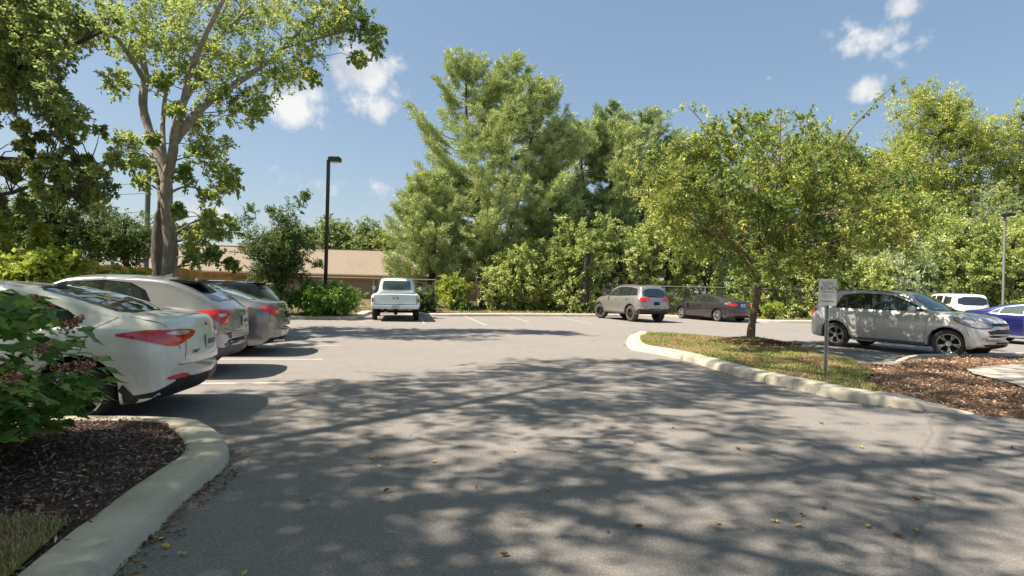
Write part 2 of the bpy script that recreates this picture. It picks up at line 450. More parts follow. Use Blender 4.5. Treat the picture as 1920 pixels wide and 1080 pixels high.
# --- foreground-left bed
kl = [(-.55, -2.2), (-1.35, .3)] + [G(*q)[:2] for q in ((213, 1080), (287, 1007), (333, 957), (390, 907), (424, 878), (431, 855), (416, 832), (385, 812), (347, 803), (133, 800))]
e = Vector(kl[-1]); kl += [tuple(e + Vector((-.98, -.19)) * 3), tuple(e + Vector((-.98, -.19)) * 9)]
pathL = smooth_path([(p[0], p[1]) for p in kl], .12)
kerb('kerb', pathL, +1, .33, .13)
inL = offset_path(pathL, +1, .31)
bedpoly = [(p.x, p.y) for p in inL] + [(-14, -2.2)]
def zbed(x, y): return .105 + .03 * math.sin(x * 2.1) * math.cos(y * 1.7)
area('mulch_bed_soil', bedpoly, MT['soil'], zbed, .35)
turfA = [G(*q, .12)[:2] for q in ((-60, 972), (60, 978), (128, 986), (100, 1012), (14, 1082))]
turfL = [(p[0], p[1]) for p in turfA] + [(-1.72, .3), (-1.0, -2.0), (-6, -2.0), (-5, 1.8)]
area('lawn_soil', turfL, MT['turf'], lambda x, y: zbed(x, y) + .022, .3)

# --- right-hand island: grass, mulch
nearR = [G(*q) for q in ((1197, 628), (1178, 637), (1174, 646), (1186, 656), (1239, 666), (1299, 681), (1358, 699), (1417, 715), (1497, 732), (1576, 750), (1675, 764), (1754, 773), (1842, 778))]
pathR = smooth_path(nearR, .15)
kerb('kerb', pathR, +1, .42, .14, taper_end=1.0)
inR = offset_path(pathR, +1, .40)
backR = [G(1210, 624, .14), G(1300, 625, .16), G(1400, 634, .16), G(1500, 651, .14), G(1600, 675, .12), G(1665, 683, .1)]
treeP = G(1407, 640, .2)
def zisl(x, y):
    d = math.hypot(x - treeP.x, y - treeP.y)
    return .125 + .20 * math.exp(-(d / .75) ** 2) + .02 * math.sin(x * 3 + y * 2)
split = [G(1600, 679, .12), G(1640, 700, .12), G(1615, 716, .12), G(1660, 731, .12)]
i_split = min(range(len(inR)), key=lambda i: (inR[i].xy - split[-1].xy).length)
grass_poly = [(p.x, p.y) for p in inR[:i_split + 1]] + [(p.x, p.y) for p in reversed(split[:-1])] + [(p.x, p.y) for p in reversed(backR[:5])]
area('lawn_soil', grass_poly, MT['turf'], zisl, .25)
backpath = smooth_path([(p.x, p.y) for p in backR[:-1]], .3)
kerb('kerb', offset_path(backpath, +1, .13), -1, .15, .12)
far_m = [G(1600, 679, .08), G(1677, 684, .08), G(1715, 673, .08), G(1800, 671, .08), G(1920, 668, .08), (17, 15.6), (20, 13), (20, 5), (12, 3.6)]
mul_poly = [(p.x, p.y) for p in inR[i_split:-3]] + [G(1850, 781)[:2], G(1920, 786)[:2], (12, 5.6)] + [(p[0], p[1]) for p in reversed(far_m[:-1])] + [(split[1].x, split[1].y), (split[2].x, split[2].y)]
mul_poly = [(p[0], p[1]) for p in mul_poly]
MQ0 = G(1800, 778); MQ1 = Vector((12.5, 5.3, 0)); MQD = (MQ1 - MQ0).normalized()
def zmul(x, y):
    d = max(0.0, (MQD.x * (y - MQ0.y) - MQD.y * (x - MQ0.x)) - .02)
    return -.01 + (.085 + .025 * math.sin(x * 1.9) * math.cos(y * 2.3)) * min(1.0, d / .8) ** .7
area('mulch_bed_soil', mul_poly, MT['soil2'], zmul, .3)
kerb('kerb', smooth_path([G(1672, 690), G(1680, 682), G(1715, 672.5), G(1800, 671), G(1920, 668.5), Vector((17, 15.9, 0))], .2), -1, .16, .12)
slab = [G(*q, .1) for q in ((1812, 693), (1850, 687), (1925, 684), (2100, 682), (2300, 735), (1935, 735), (1905, 722), (1862, 710), (1825, 702))]
area('concrete_walk', [(p.x, p.y) for p in slab], MT['slab'], lambda x, y: .115, .6)

# --- back kerb and the verge behind it
backk = [(-14.5, 21.2), (-11.5, 22.2)] + [G(*q)[:2] for q in ((560, 599), (640, 599.5), (668, 599), (685, 593), (697, 588))] 
pathK1 = smooth_path(backk, .3)
backk2 = [pathK1[-1][:2], (-5.2, 29.6), G(800, 593)[:2], G(960, 593)[:2], G(1120, 593.5)[:2], G(1190, 594)[:2], G(1300, 597)[:2], G(1420, 604)[:2], G(1510, 606)[:2], G(1640, 607)[:2], (26, 29.5), (40, 31)]
pathK2 = smooth_path(backk2, .5)
pathK = pathK1[:-1] + pathK2
kerb('kerb', pathK, +1, .45, .14)
vp = [(p.x, p.y) for p in offset_path(pathK, +1, .42)]
vp = vp + [(120, 32), (300, 60), (300, 500), (-300, 500), (-300, 30), (-60, 18)]
area('verge_ground', vp, MT['verge'], lambda x, y: .125, 25, fill=False)
# --- left verge in front of the parked cars
headL = [Vector((-6.5, 4.1)), Vector((-8.3, 3.7))]
vdir = Vector((-.187, .982)); udir = Vector((.982, .187))
hl0 = Vector((-9.05, 6.0)); 
pathH = smooth_path([tuple(hl0 - vdir * 2), tuple(hl0), tuple(hl0 + vdir * 6), tuple(hl0 + vdir * 14.6), (-14.5, 21.2)], .4)
kerb('kerb', pathH, +1, .3, .13)
hp = [(p.x, p.y) for p in offset_path(pathH, +1, .28)] + [(-60, 17.5), (-120, 0), (-60, -10), (-12, -3)]
area('verge_ground', hp, MT['verge'], lambda x, y: .12, 6, fill=False)

def line(a, b, w=.09):
    a, b = Vector(a).xy, Vector(b).xy
    t = (b - a).normalized(); n = Vector((-t.y, t.x)) * w / 2
    bm = bmesh.new(); k = max(2, int((b - a).length / .4))
    L, R = [], []
    for i in range(k + 1):
        p = a.lerp(b, i / k)
        L.append(bm.verts.new((p.x + n.x, p.y + n.y, .004))); R.append(bm.verts.new((p.x - n.x, p.y - n.y, .004)))
    for i in range(k): bm.faces.new((R[i], R[i + 1], L[i + 1], L[i]))
    o = from_bm('parking_line', bm, MT['line']); o['kind'] = 'structure'
for q in ((558, 718), (605, 674), (637, 648), (655, 629)):
    p = G(*q).xy; line(p, p - udir * 5.3)
for a, b in (((787, 588), (795, 607)), ((869, 592), (911, 610)), ((955, 593), (992, 604)), ((1036, 593), (1112, 607)), ((700, 600), (672, 605)), ((1452, 633), (1540, 643))):
    line(G(*a), G(*b), .065)
line(G(1540, 643), G(1700, 668))
# ------------------------------------------------------------------ vehicles
def pchip(xs, ys, x):
    xs = np.asarray(xs, float); ys = np.asarray(ys, float); x = np.clip(np.asarray(x, float), xs[0], xs[-1])
    h = np.diff(xs); d = np.diff(ys) / h; m = np.zeros_like(ys)
    for i in range(1, len(xs) - 1):
        if d[i - 1] * d[i] > 0:
            w1 = 2 * h[i] + h[i - 1]; w2 = h[i] + 2 * h[i - 1]; m[i] = (w1 + w2) / (w1 / d[i - 1] + w2 / d[i])
    m[0] = d[0]; m[-1] = d[-1]
    i = np.clip(np.searchsorted(xs, x, side='right') - 1, 0, len(xs) - 2)
    t = (x - xs[i]) / h[i]
    return (2 * t**3 - 3 * t**2 + 1) * ys[i] + (t**3 - 2 * t**2 + t) * h[i] * m[i] + (-2 * t**3 + 3 * t**2) * ys[i + 1] + (t**3 - t**2) * h[i] * m[i + 1]
def sst(a, b, x):
    t = min(1, max(0, (x - a) / (b - a))) if a != b else float(x > a)
    return t * t * (3 - 2 * t)
PROF_T = [0, .07, .2, .42, .62, .8, .93, 1.0]

def loft(S):
    """closed car body surface from side, plan and section curves"""
    cur = lambda k, x: float(pchip([p[0] for p in S[k]], [p[1] for p in S[k]], x))
    x0, x1 = S['top'][0][0], S['top'][-1][0]
    R = S['R']; Ra = S.get('Ra', R + .065)
    st = set(np.arange(x0, x1, .07).tolist() + [x1])
    for k in (0, .004, .012, .025, .045, .07, .1, .14, .19): st.add(x0 + k); st.add(x1 - k)
    for key in ('top', 'bot', 'w'):
        for p in S[key]: st.add(p[0])
    arch = S.get('arch', True)
    if arch:
        for xw in S['wh']:
            for th in np.linspace(0, PI, 25): st.add(xw + Ra * math.cos(th))
    st = sorted(st); xs = [st[0]]
    for v in st[1:]:
        if v - xs[-1] > .006: xs.append(v)
    prof = S.get('prof', [.925, .96, .985, .995, 1.0, .992, .972, .955])
    NS, NU = 16, 20
    rows = []
    for x in xs:
        zb = cur('bot', x); w = cur('w', x); zt = cur('top', x); sh = min(cur('sh', x), zt - .02); 
        if sh < zb + .03: sh = (zb + zt) / 2
        zA = zb
        if arch:
            for xw in S['wh']:
                if abs(x - xw) < Ra: zA = max(zA, R + math.sqrt(Ra * Ra - (x - xw) ** 2))
        zA = min(zA, sh - .02)
        zs0 = cur('bot', (S['wh'][0] + S['wh'][1]) / 2)
        def ySide(z):
            t = (z - zs0) / max(.05, cur('sh', x) - zs0)
            return w * float(pchip(PROF_T, prof, t))
        pr = []
        zin = zA
        wi = max(.05, w - S.get('well', .30))
        pr.append((0, zb)); pr.append((wi * .98, zb)); pr.append((wi, zin if zin > zb else zb + .001))
        yl = ySide(zA)
        pr.append((yl - .015, zA + .002))
        for j in range(NS + 1):
            z = zA + .006 + (sh - zA - .006) * j / NS
            pr.append((ySide(z), z))
        H = zt - sh; ysh = pr[-1][1 - 1]
        k = min(1, H / .12)
        B = (ysh - .03 * k, sh + .02 * k * min(1, H / .06))
        tum = S.get('tum', .34)
        yC = max(.02, ysh - .035 - tum * H - .02 * k)
        zC = zt - min(.10, .42 * H); crown = min(S.get('crown', .03), .3 * H)
        Kp = (yC - .015, zt - crown * .75); D = (max(.01, yC - .17), zt - crown * .55)
        up = []
        for t in np.linspace(.15, 1, 6): up.append((B[0] + (yC - B[0]) * t, B[1] + (zC - B[1]) * t))
        for t in (.17, .34, .5, .67, .84, 1.0):
            up.append(((1 - t)**2 * yC + 2 * t * (1 - t) * Kp[0] + t * t * D[0], (1 - t)**2 * zC + 2 * t * (1 - t) * Kp[1] + t * t * D[1]))
        for t in (.25, .5, .75, 1.0):
            y = D[0] * (1 - t); up.append((y, zt - crown * .55 * (y / max(D[0], .01)) ** 2))
        pr.append(B); pr += up
        pts = []
        for (y, z) in pr:
            u = min(1.0, abs(y) / max(w, .01))
            f = sst(sh - .1, sh + .25, z)
            xr = -.30 * (1 - f) + S.get('rbu', .6) * f
            xf = (S['wh'][1] + .28) * (1 - f) + S.get('fbu', 1.6) * f
            dx = S.get('bR', .15) * u**2.4 * sst(xr, x0, x) if x < xr else 0
            if x > xf: dx -= S.get('bF', .22) * u**2.2 * sst(xf, x1 if f < .5 else S.get('cowl', 2.6), x)
            pts.append((x + dx, y, z))
        rows.append(pts)
    m = len(rows[0])
    V = []; F = []
    for r in rows:
        V += r; V += [(p[0], -p[1], p[2]) for p in r[1:-1]][::-1]
    n = 2 * m - 2
    for i in range(len(rows) - 1):
        for j in range(n):
            a, b = i * n + j, i * n + (j + 1) % n
            F.append((a, b, b + n, a + n))
    F.append(tuple(range(n))[::-1]); F.append(tuple(range((len(rows) - 1) * n, len(rows) * n)))
    bm = bmesh.new(); vs = [bm.verts.new(v) for v in V]
    for f in F:
        try: bm.faces.new([vs[i] for i in f])
        except ValueError: pass
    bmesh.ops.remove_doubles(bm, verts=bm.verts, dist=.0005)
    bmesh.ops.recalc_face_normals(bm, faces=bm.faces)
    return bm

class Car:
    def __init__(s, name, S, paint, loc, heading, label, cat, group=None):
        s.S = S
        s.root = empty(name, (loc[0], loc[1], 0), heading)
        tag(s.root, label, cat, group)
        bm = loft(S)
        bm.verts.ensure_lookup_table(); bm.faces.ensure_lookup_table()
        s.bvh = BVHTree.FromBMesh(bm)
        # underside and wheel wells are dark
        me = bpy.data.meshes.new('body')
        for f in bm.faces:
            c = f.calc_center_median()
            zb = min(v.co.z for v in f.verts)
            if f.normal.z < -.5 or (f.normal.z < .3 and abs(c.y) < S['w'][len(S['w']) // 2][1] - .22 and c.z < S['R'] * 2 + .1 and S['top'][0][0] + .35 < c.x < S['top'][-1][0] - .35): f.material_index = 1
        bm.to_mesh(me); bm.free()
        me.materials.append(paint); me.materials.append(MT['under'])
        s.body = link('body', me, None, s.root, 38)
    def panel(s, name, pts, D, mat, off=.004, both=False, parent=None, sp=.05, label=None, skirt=True, split=None):
        outs = []
        for sg in ((1, -1) if both else (1,)):
            PP = [Vector((p[0], p[1] * sg, p[2])) for p in pts]; DD = Vector((D[0], D[1] * sg, D[2])).normalized()
            outs.append(s._panel(name, PP, DD, mat, off, parent or s.root, sp, skirt))
        if label:
            for o in outs: o['label'] = label
        return outs[0] if len(outs) == 1 else outs
    def _panel(s, name, pts, D, mat, off, parent, sp, skirt):
        up = Vector((0, 0, 1)) if abs(D.z) < .9 else Vector((1, 0, 0))
        u = up.cross(D).normalized(); v = D.cross(u)
        P2 = [Vector((p.dot(u), p.dot(v))) for p in pts]
        bd = []
        for i, a in enumerate(P2):
            b = P2[(i + 1) % len(P2)]; n = max(1, int((b - a).length / sp))
            bd += [a.lerp(b, k / n) for k in range(n)]
        x0 = min(p.x for p in bd); x1 = max(p.x for p in bd); y0 = min(p.y for p in bd); y1 = max(p.y for p in bd)
        ins = []
        nx, ny = int((x1 - x0) / sp), int((y1 - y0) / sp)
        for i in range(1, nx + 1):
            for j in range(1, ny + 1):
                q = Vector((x0 + (i - .5) * sp, y0 + (j - .5) * sp))
                if inside(q, bd) and min((q - b).length for b in bd) > sp * .45: ins.append(q)
        vs, _, fs, *_ = delaunay_2d_cdt(bd + ins, [], [list(range(len(bd)))], 1, 1e-6)
        bm = bmesh.new(); bv = []
        for q in vs:
            o = u * q.x + v * q.y + D * 6
            hit, nr, idx, d = s.bvh.ray_cast(o, -D, 12)
            if hit is None: bv.append(None); continue
            if nr.dot(D) < 0: nr = -nr
            bv.append((bm.verts.new(hit + nr * off * .5 + D * off * .5), nr))
        for f in fs:
            if all(bv[i] is not None for i in f):
                a = [bv[i][0] for i in f]
                try: bm.faces.new(a)
                except ValueError: pass
        bm.normal_update()
        if sum(f.normal.dot(D) for f in bm.faces) < 0: bmesh.ops.reverse_faces(bm, faces=bm.faces)
        if skirt:
            be = [e for e in bm.edges if e.is_boundary]
            r = bmesh.ops.extrude_edge_only(bm, edges=be)
            for g in r['geom']:
                if isinstance(g, bmesh.types.BMVert): g.co -= D * (off + .006)
        bmesh.ops.recalc_face_normals(bm, faces=bm.faces) if False else None
        for vv in [x for x in bm.verts if not x.link_faces]: bm.verts.remove(vv)
        return from_bm(name, bm, mat, parent, 35)
    def seam(s, pts, D, w=.007, both=False, name='door_seam', mat=None):
        """a dark shut line along a 3-D polyline"""
        for sg in ((1, -1) if both else (1,)):
            DD = Vector((D[0], D[1] * sg, D[2])).normalized()
            PP = [Vector((p[0], p[1] * sg, p[2])) for p in pts]
            bm = bmesh.new(); L = []
            path = []
            for i in range(len(PP) - 1):
                n = max(1, int((PP[i + 1] - PP[i]).length / .05))
                path += [PP[i].lerp(PP[i + 1], k / n) for k in range(n)]
            path.append(PP[-1])
            for i, p in enumerate(path):
                t = (path[min(i + 1, len(path) - 1)] - path[max(i - 1, 0)]).normalized(); side = t.cross(DD).normalized() * w / 2
                hs = []
                for q in (p + side, p - side):
                    hit, nr, _, _ = s.bvh.ray_cast(q + DD * 4, -DD, 9)
                    hs.append(bm.verts.new(hit + DD * .0025) if hit is not None else None)
                L.append(hs)
            for a, b in zip(L, L[1:]):
                if None not in a + b: bm.faces.new((a[0], b[0], b[1], a[1]))
            from_bm(name, bm, mat or MT['seam'], s.root)
    def hit(s, p, D):
        D = Vector(D).normalized()
        h, nr, _, _ = s.bvh.ray_cast(Vector(p) + D * 5, -D, 12)
        return h, nr
    def on(s, name, p, D, size, mat, both=False, parent=None, bev=.006, off=0.0):
        """a small bevelled block standing on the body; size=(depth, along, up)"""
        for sg in ((1, -1) if both else (1,)):
            DD = Vector((D[0], D[1] * sg, D[2])).normalized()
            h, nr = s.hit((p[0], p[1] * sg, p[2]), DD)
            if h is None: continue
            z = Vector((0, 0, 1)) if abs(DD.z) < .9 else Vector((1, 0, 0)); a = z.cross(DD).normalized(); b = DD.cross(a)
            rot = Matrix((DD, a, b)).transposed()
            o = box_obj(name, h + DD * (size[0] / 2 + off), size, mat, parent or s.root, bev, rot)
        return o
    def wheels(s, rim, spokes=5, tyre=None, width=.215, steer=0.0, dark=None, Rr=None, style='spoke'):
        S = s.S; R = S['R']; Rr = Rr or R * .66; tr = S.get('track', S['w'][len(S['w']) // 2][1] - width / 2 - .03)
        for xw in S['wh']:
            for sg in (1, -1):
                rz = (0 if sg > 0 else PI) + (steer if xw > 1 else 0)
                w = wheel(R, Rr, width, rim, spokes, tyre or MT['rubber'], style)
                w.parent = s.root; w.location = (xw, sg * tr, R); w.rotation_euler = (0, rnd.uniform(0, 1.2), rz)
WCACHE = {}
def wheel(R, Rr, W, rim, spokes, tyre, style='spoke'):
    key = (R, Rr, W, rim.name, spokes, tyre.name, style)
    if key not in WCACHE:
        def lathe(prof, n, closed=False):
            bm = bmesh.new(); rg = []
            for (r, y) in prof: rg.append([bm.verts.new((r * math.cos(2 * PI * k / n), y, r * math.sin(2 * PI * k / n))) for k in range(n)])
            for a, b in zip(rg, rg[1:]):
                for k in range(n): bm.faces.new((a[k], a[(k + 1) % n], b[(k + 1) % n], b[k]))
            if closed:
                for k in range(n): bm.faces.new((rg[-1][k], rg[-1][(k + 1) % n], rg[0][(k + 1) % n], rg[0][k]))
            return bm
        h = W / 2
        bt = lathe([(Rr, h - .02), (Rr + .012, h), (Rr + (R - Rr) * .5, h + .012), (R - .03, h - .004), (R - .008, h - .03), (R, h - .06), (R, h * .2), (R - .007, h * .18), (R - .007, h * .1), (R, h * .08), (R, -h * .08), (R - .007, -h * .1), (R - .007, -h * .18), (R, -h * .2), (R, -h + .06), (R - .03, -h + .004), (Rr, -h)], 44, True)
        bmesh.ops.recalc_face_normals(bt, faces=bt.faces)
        mt = bpy.data.meshes.new('tyre'); bt.to_mesh(mt); bt.free(); mt.materials.append(tyre); mt.shade_smooth(); mt.set_sharp_from_angle(angle=.7)
        # drum / brake disc: the wheel mesh itself
        bd = lathe([(.001, h * .25), (Rr * .55, h * .25), (Rr * .56, h * .1), (Rr * .98, h * .0), (Rr * .98, -h * .5), (.001, -h * .5)], 30)
        bmesh.ops.recalc_face_normals(bd, faces=bd.faces)
        md = bpy.data.meshes.new('wheel'); bd.to_mesh(md); bd.free(); md.materials.append(MT['under'])
        br = lathe([(Rr * .99, -h * .4), (Rr * .99, h - .025), (Rr + .004, h - .004), (Rr - .012, h + .002), (Rr - .03, h - .03), (Rr - .035, -h * .4)], 44)
        # spokes
        ns = spokes
        for k in range(ns):
            pairs = [-.16, .16] if style == 'split' else [0]
            for dv in pairs:
                an = 2 * PI * k / ns
                Mr = Matrix.Rotation(an, 3, 'Y')
                wi, wo_ = (.055, .04) if style == 'spoke' else ((.034, .028) if style == 'split' else (.085, .13))
                if spokes > 7: wi, wo_ = .03, .024
                pts = []
                for r, ww, y, dd in ((.05, wi, h * .62, 0), (Rr * .5, (wi + wo_) / 2 * .9, h * .72, dv * .35), (Rr - .015, wo_, h * .80, dv)):
                    for sx in (-1, 1):
                        for yy in (y, y - .035):
                            pts.append(Mr @ Vector((dd * r * 1.0 + sx * ww / 2, yy, r)))
                vs = [br.verts.new(p) for p in pts]
                for i in (0, 4):
                    a = vs[i:i + 4]; b = vs[i + 4:i + 8]
                    for q in ((a[0], a[2], b[2], b[0]), (a[1], b[1], b[3], a[3]), (a[0], b[0], b[1], a[1]), (a[2], a[3], b[3], b[2])): br.faces.new(q)
        cap = [br.verts.new((.065 * math.cos(2 * PI * k / 16), h * .68, .065 * math.sin(2 * PI * k / 16))) for k in range(16)]; c2 = [br.verts.new((v.co.x * 1.15, h * .4, v.co.z * 1.15)) for v in cap]
        br.faces.new(cap)
        for k in range(16): br.faces.new((cap[k], cap[(k + 1) % 16], c2[(k + 1) % 16], c2[k]))
        bmesh.ops.recalc_face_normals(br, faces=br.faces)
        mr_ = bpy.data.meshes.new('rim'); br.to_mesh(mr_); br.free(); mr_.materials.append(rim); mr_.shade_smooth(); mr_.set_sharp_from_angle(angle=.6)
        WCACHE[key] = (md, mt, mr_)
    md, mt, mr_ = WCACHE[key]
    w = link('wheel', md); a = link('tyre', mt, None, w); b = link('rim', mr_, None, w)
    return w
def text_obj(name, body, size, mat, M4, parent, ext=.002, shear=0.0):
    cu = bpy.data.curves.new(name, 'FONT'); cu.body = body; cu.size = size; cu.extrude = ext; cu.align_x = 'CENTER'; cu.align_y = 'CENTER'; cu.shear = shear; cu.resolution_u = 3
    t = bpy.data.objects.new(name, cu); COL.objects.link(t)
    dg = bpy.context.evaluated_depsgraph_get(); me = bpy.data.meshes.new_from_object(t.evaluated_get(dg))
    bpy.data.objects.remove(t)
    me.materials.clear(); me.materials.append(mat); me.name = name
    me.transform(M4)
    return link(name, me, None, parent)
def frame_on(h, D):
    """matrix whose +Z is D (out of the surface), +Y up, +X to the reader's right"""
    D = Vector(D).normalized(); up = Vector((0, 0, 1)); x = up.cross(D).normalized(); y = D.cross(x)
    M4 = Matrix((x, y, D)).transposed().to_4x4(); M4.translation = h
    return M4
def ellipse(cx, cz, a, b, n=20, y=0, x=None):
    return [(cx + a * math.cos(2 * PI * k / n), y, cz + b * math.sin(2 * PI * k / n)) for k in range(n)] if x is None else [(x, cx + a * math.cos(2 * PI * k / n), cz + b * math.sin(2 * PI * k / n)) for k in range(n)]
def rpoly(pts, it=2):
    """Chaikin-rounded polygon of 3-D tuples"""
    P3 = [Vector(p) for p in pts]
    for _ in range(it):
        Q = []
        for i, a in enumerate(P3):
            b = P3[(i + 1) % len(P3)]; Q += [a.lerp(b, .22), a.lerp(b, .78)]
        P3 = Q
    return [tuple(p) for p in P3]
def side(pts, y=.9): return [(x, y, z) for x, z in pts]
def arch_ring(xw, R, Ra, w=.05, zb=.22):
    th = [math.asin(max(-1, min(1, (zb - R) / Ra))) + 0]
    a0 = th[0]
    ang = np.linspace(a0 + .05, PI - a0 - .05, 26)
    o = [(xw + (Ra + w) * math.cos(t), .9, R + (Ra + w) * math.sin(t)) for t in ang]
    i = [(xw + (Ra + .004) * math.cos(t), .9, R + (Ra + .004) * math.sin(t)) for t in ang[::-1]]
    return o + i
SIDE = (0, 1, 0.0)
def plate(c, zc, D=(-1, 0, 0), w=.31, h=.155, mat=None, y=0.0):
    hh, nr = c.hit((0, y, zc), D)
    if hh is None: return
    x = hh.x
    bm = bmesh.new(); add_box(bm, (x + .012 * D[0], y, zc), (.012, w, h)); bmesh.ops.bevel(bm, geom=bm.edges[:], offset=.004, segments=1, affect='EDGES')
    o = from_bm('licence_plate', bm, mat or MT['plate'], c.root, 40)
    # embossed characters too small to read: raised strokes like the photograph's
    bm = bmesh.new()
    for k in range(6): add_box(bm, (x + .0195 * D[0], y + (-.105 + .042 * k), zc - .005), (.003, .016 if k % 2 else .022, .06))
    from_bm('plate_character', bm, MT['blk'], o)

# ============ specs (x = 0 at the rear axle, front positive)
def sedan_spec(**k):
    S = dict(R=.325, wh=(0, 2.70),
        top=[(-.985, .60), (-.975, .70), (-.955, .80), (-.915, .97), (-.88, 1.065), (-.82, 1.10), (-.6, 1.125), (-.38, 1.15), (-.05, 1.245), (.35, 1.355), (.75, 1.422), (1.2, 1.445), (1.7, 1.432), (2.0, 1.385), (2.45, 1.19), (2.86, 1.0), (3.0, .965), (3.25, .90), (3.45, .80), (3.54, .69), (3.58, .56)],
        bot=[(-.985, .5), (-.94, .36), (-.85, .27), (-.6, .22), (0, .2), (2.9, .19), (3.35, .2), (3.52, .27), (3.58, .42)],
        w=[(-.985, .70), (-.93, .78), (-.8, .845), (-.5, .882), (0, .892), (1.5, .892), (2.7, .89), (3.1, .865), (3.35, .82), (3.5, .76), (3.58, .64)],
        sh=[(-.985, .58), (-.93, .86), (-.8, .95), (-.4, .985), (.3, .965), (1.5, .93), (2.6, .885), (3.1, .82), (3.4, .72), (3.58, .54)],
        tum=.36, crown=.035, bR=.20, bF=.34, rbu=.3, fbu=1.5, cowl=2.8)
    S.update(k); return S
def suv_spec(**k):
    S = dict(R=.36, wh=(0, 2.86),
        top=[(-.97, .62), (-.965, .74), (-.93, .90), (-.88, 1.08), (-.80, 1.22), (-.66, 1.42), (-.52, 1.60), (-.42, 1.645), (0, 1.685), (.7, 1.70), (1.3, 1.69), (1.75, 1.63), (2.15, 1.43), (2.62, 1.19), (2.78, 1.15), (3.2, 1.115), (3.5, 1.05), (3.67, .95), (3.76, .80), (3.79, .60)],
        bot=[(-.97, .5), (-.93, .38), (-.8, .31), (-.5, .27), (0, .24), (2.9, .24), (3.4, .25), (3.68, .31), (3.79, .46)],
        w=[(-.97, .74), (-.9, .82), (-.75, .88), (-.4, .912), (0, .92), (1.5, .92), (2.8, .918), (3.3, .885), (3.55, .83), (3.7, .76), (3.79, .66)],
        sh=[(-.97, .58), (-.9, .95), (-.7, 1.06), (-.3, 1.08), (.5, 1.06), (1.6, 1.02), (2.7, 1.02), (3.2, .98), (3.55, .88), (3.79, .56)],
        tum=.30, crown=.035, bR=.14, bF=.30, rbu=-.1, fbu=1.5, cowl=2.75, Ra=.43)
    S.update(k); return S
def hd(x, y): return math.atan2(y, x)
def wiper(c, a, b, D=(-1, 0, .3)):
    ha, _ = c.hit(a, D); hb, _ = c.hit(b, D)
    if ha is None or hb is None: return
    D = Vector(D).normalized()
    rod('wiper', ha + D * .02, hb + D * .02, .008, MT['blk'], c.root, 6)
def antenna(c, x, z0=1.6, mat=None):
    h, _ = c.hit((x, 0, z0), (0, 0, 1))
    bm = bmesh.new()
    vs = [bm.verts.new(h + Vector(p)) for p in ((-.07, -.02, 0), (-.07, .02, 0), (.09, .012, 0), (.09, -.012, 0), (-.075, -.004, .055), (-.075, .004, .055), (.0, .005, .035), (.0, -.005, .035))]
    for f in ((0, 1, 5, 4), (1, 2, 6, 5), (2, 3, 7, 6), (3, 0, 4, 7), (4, 5, 6, 7)): bm.faces.new([vs[i] for i in f])
    bmesh.ops.recalc_face_normals(bm, faces=bm.faces)
    from_bm('antenna', bm, mat or MT['blkgloss'], c.root, 60)
def mirror(c, x, z, mat, y=.93, size=(.10, .22, .14)):
    for sg in (1, -1):
        bm = bmesh.new(); add_box(bm, (x, sg * (y + .09), z), size)
        bmesh.ops.bevel(bm, geom=bm.edges[:], offset=.04, segments=3, affect='EDGES')
        o = from_bm('wing_mirror', bm, mat, c.root, 60)
        box_obj('mirror_glass', (x - size[0] / 2 - .001, sg * (y + .09), z), (.006, size[1] - .06, size[2] - .05), MT['chrome'], o, .002)
        box_obj('mirror_foot', (x + .01, sg * (y - .03), z - .035), (.06, .12, .03), MT['blk'], o, .008)
def handles(c, xs, z, mat, both=True):
    for x in xs: c.on('door_handle', (x, .9, z), (0, 1, 0), (.035, .17, .028), mat, both, bev=.008)

# ---------------------------------------------------------------- 1. white compact sedan, nearest on the left
PEARL = m_paint('pearl_white_paint', (.74, .73, .70), .1, .25)
A = hd(-.982, -.187)
S = sedan_spec()
c = Car('parked_car', S, PEARL, (-4.50, 6.56), A, 'pearl white sedan behind the leafy bush, nearest of the parked cars on the left', 'car', None)
c.wheels(MT['alloy'], 5, None, .215, style='split', Rr=.235)
dlo = [(.0, 1.05), (.18, 1.165), (.45, 1.27), (.85, 1.345), (1.3, 1.36), (1.75, 1.335), (2.05, 1.27), (2.45, 1.08), (2.62, .985), (1.9, .975), (.9, 1.0), (.1, 1.01)]
c.panel('window_trim', side(rpoly([(x, 0, z) for x, z in dlo], 0)) if 0 else side(dlo), SIDE, MT['blkgloss'], .003, True)
c.panel('side_window', side([(.42, 1.255), (.85, 1.325), (.98, 1.335), (.98, 1.02), (.35, 1.03), (.30, 1.06)]), SIDE, MT['glass'], .006, True)
c.panel('side_window', side([(1.06, 1.336), (1.3, 1.34), (1.73, 1.315), (2.0, 1.25), (2.38, 1.07), (2.44, .995), (1.06, 1.01)]), SIDE, MT['glass'], .006, True)
c.panel('side_window', side([(.07, 1.055), (.2, 1.14), (.34, 1.2), (.27, 1.04)]), SIDE, MT['glass'], .006, True)
c.panel('rear_window', rpoly([(-.36, -.62, 1.15), (-.42, 0, 1.15), (-.36, .62, 1.15), (.12, .60, 1.29), (.58, .53, 1.39), (.62, 0, 1.40), (.58, -.53, 1.39), (.12, -.60, 1.29)], 1), (-.55, 0, .83), MT['glass'], .005)
c.panel('windscreen', rpoly([(2.72, -.66, 1.05), (2.8, 0, 1.05), (2.72, .66, 1.05), (2.0, .52, 1.38), (2.0, 0, 1.38), (2.0, -.52, 1.38)], 1), (.45, 0, .9), MT['glass'], .005)
c.seam([(-.10, .9, .99), (-.02, .9, .72), (.30, .9, .62), (.42, .9, .40), (.42, .9, .27), (1.02, .9, .25), (1.02, .9, 1.0)], SIDE, both=True)
c.seam([(1.02, .9, .25), (2.22, .9, .25), (2.30, .9, .7), (2.36, .9, .96)], SIDE, both=True)
c.seam([(-.10, .9, 1.0), (-.22, .82, 1.07), (-.34, .72, 1.14)], (-.1, .8, .6), both=True)
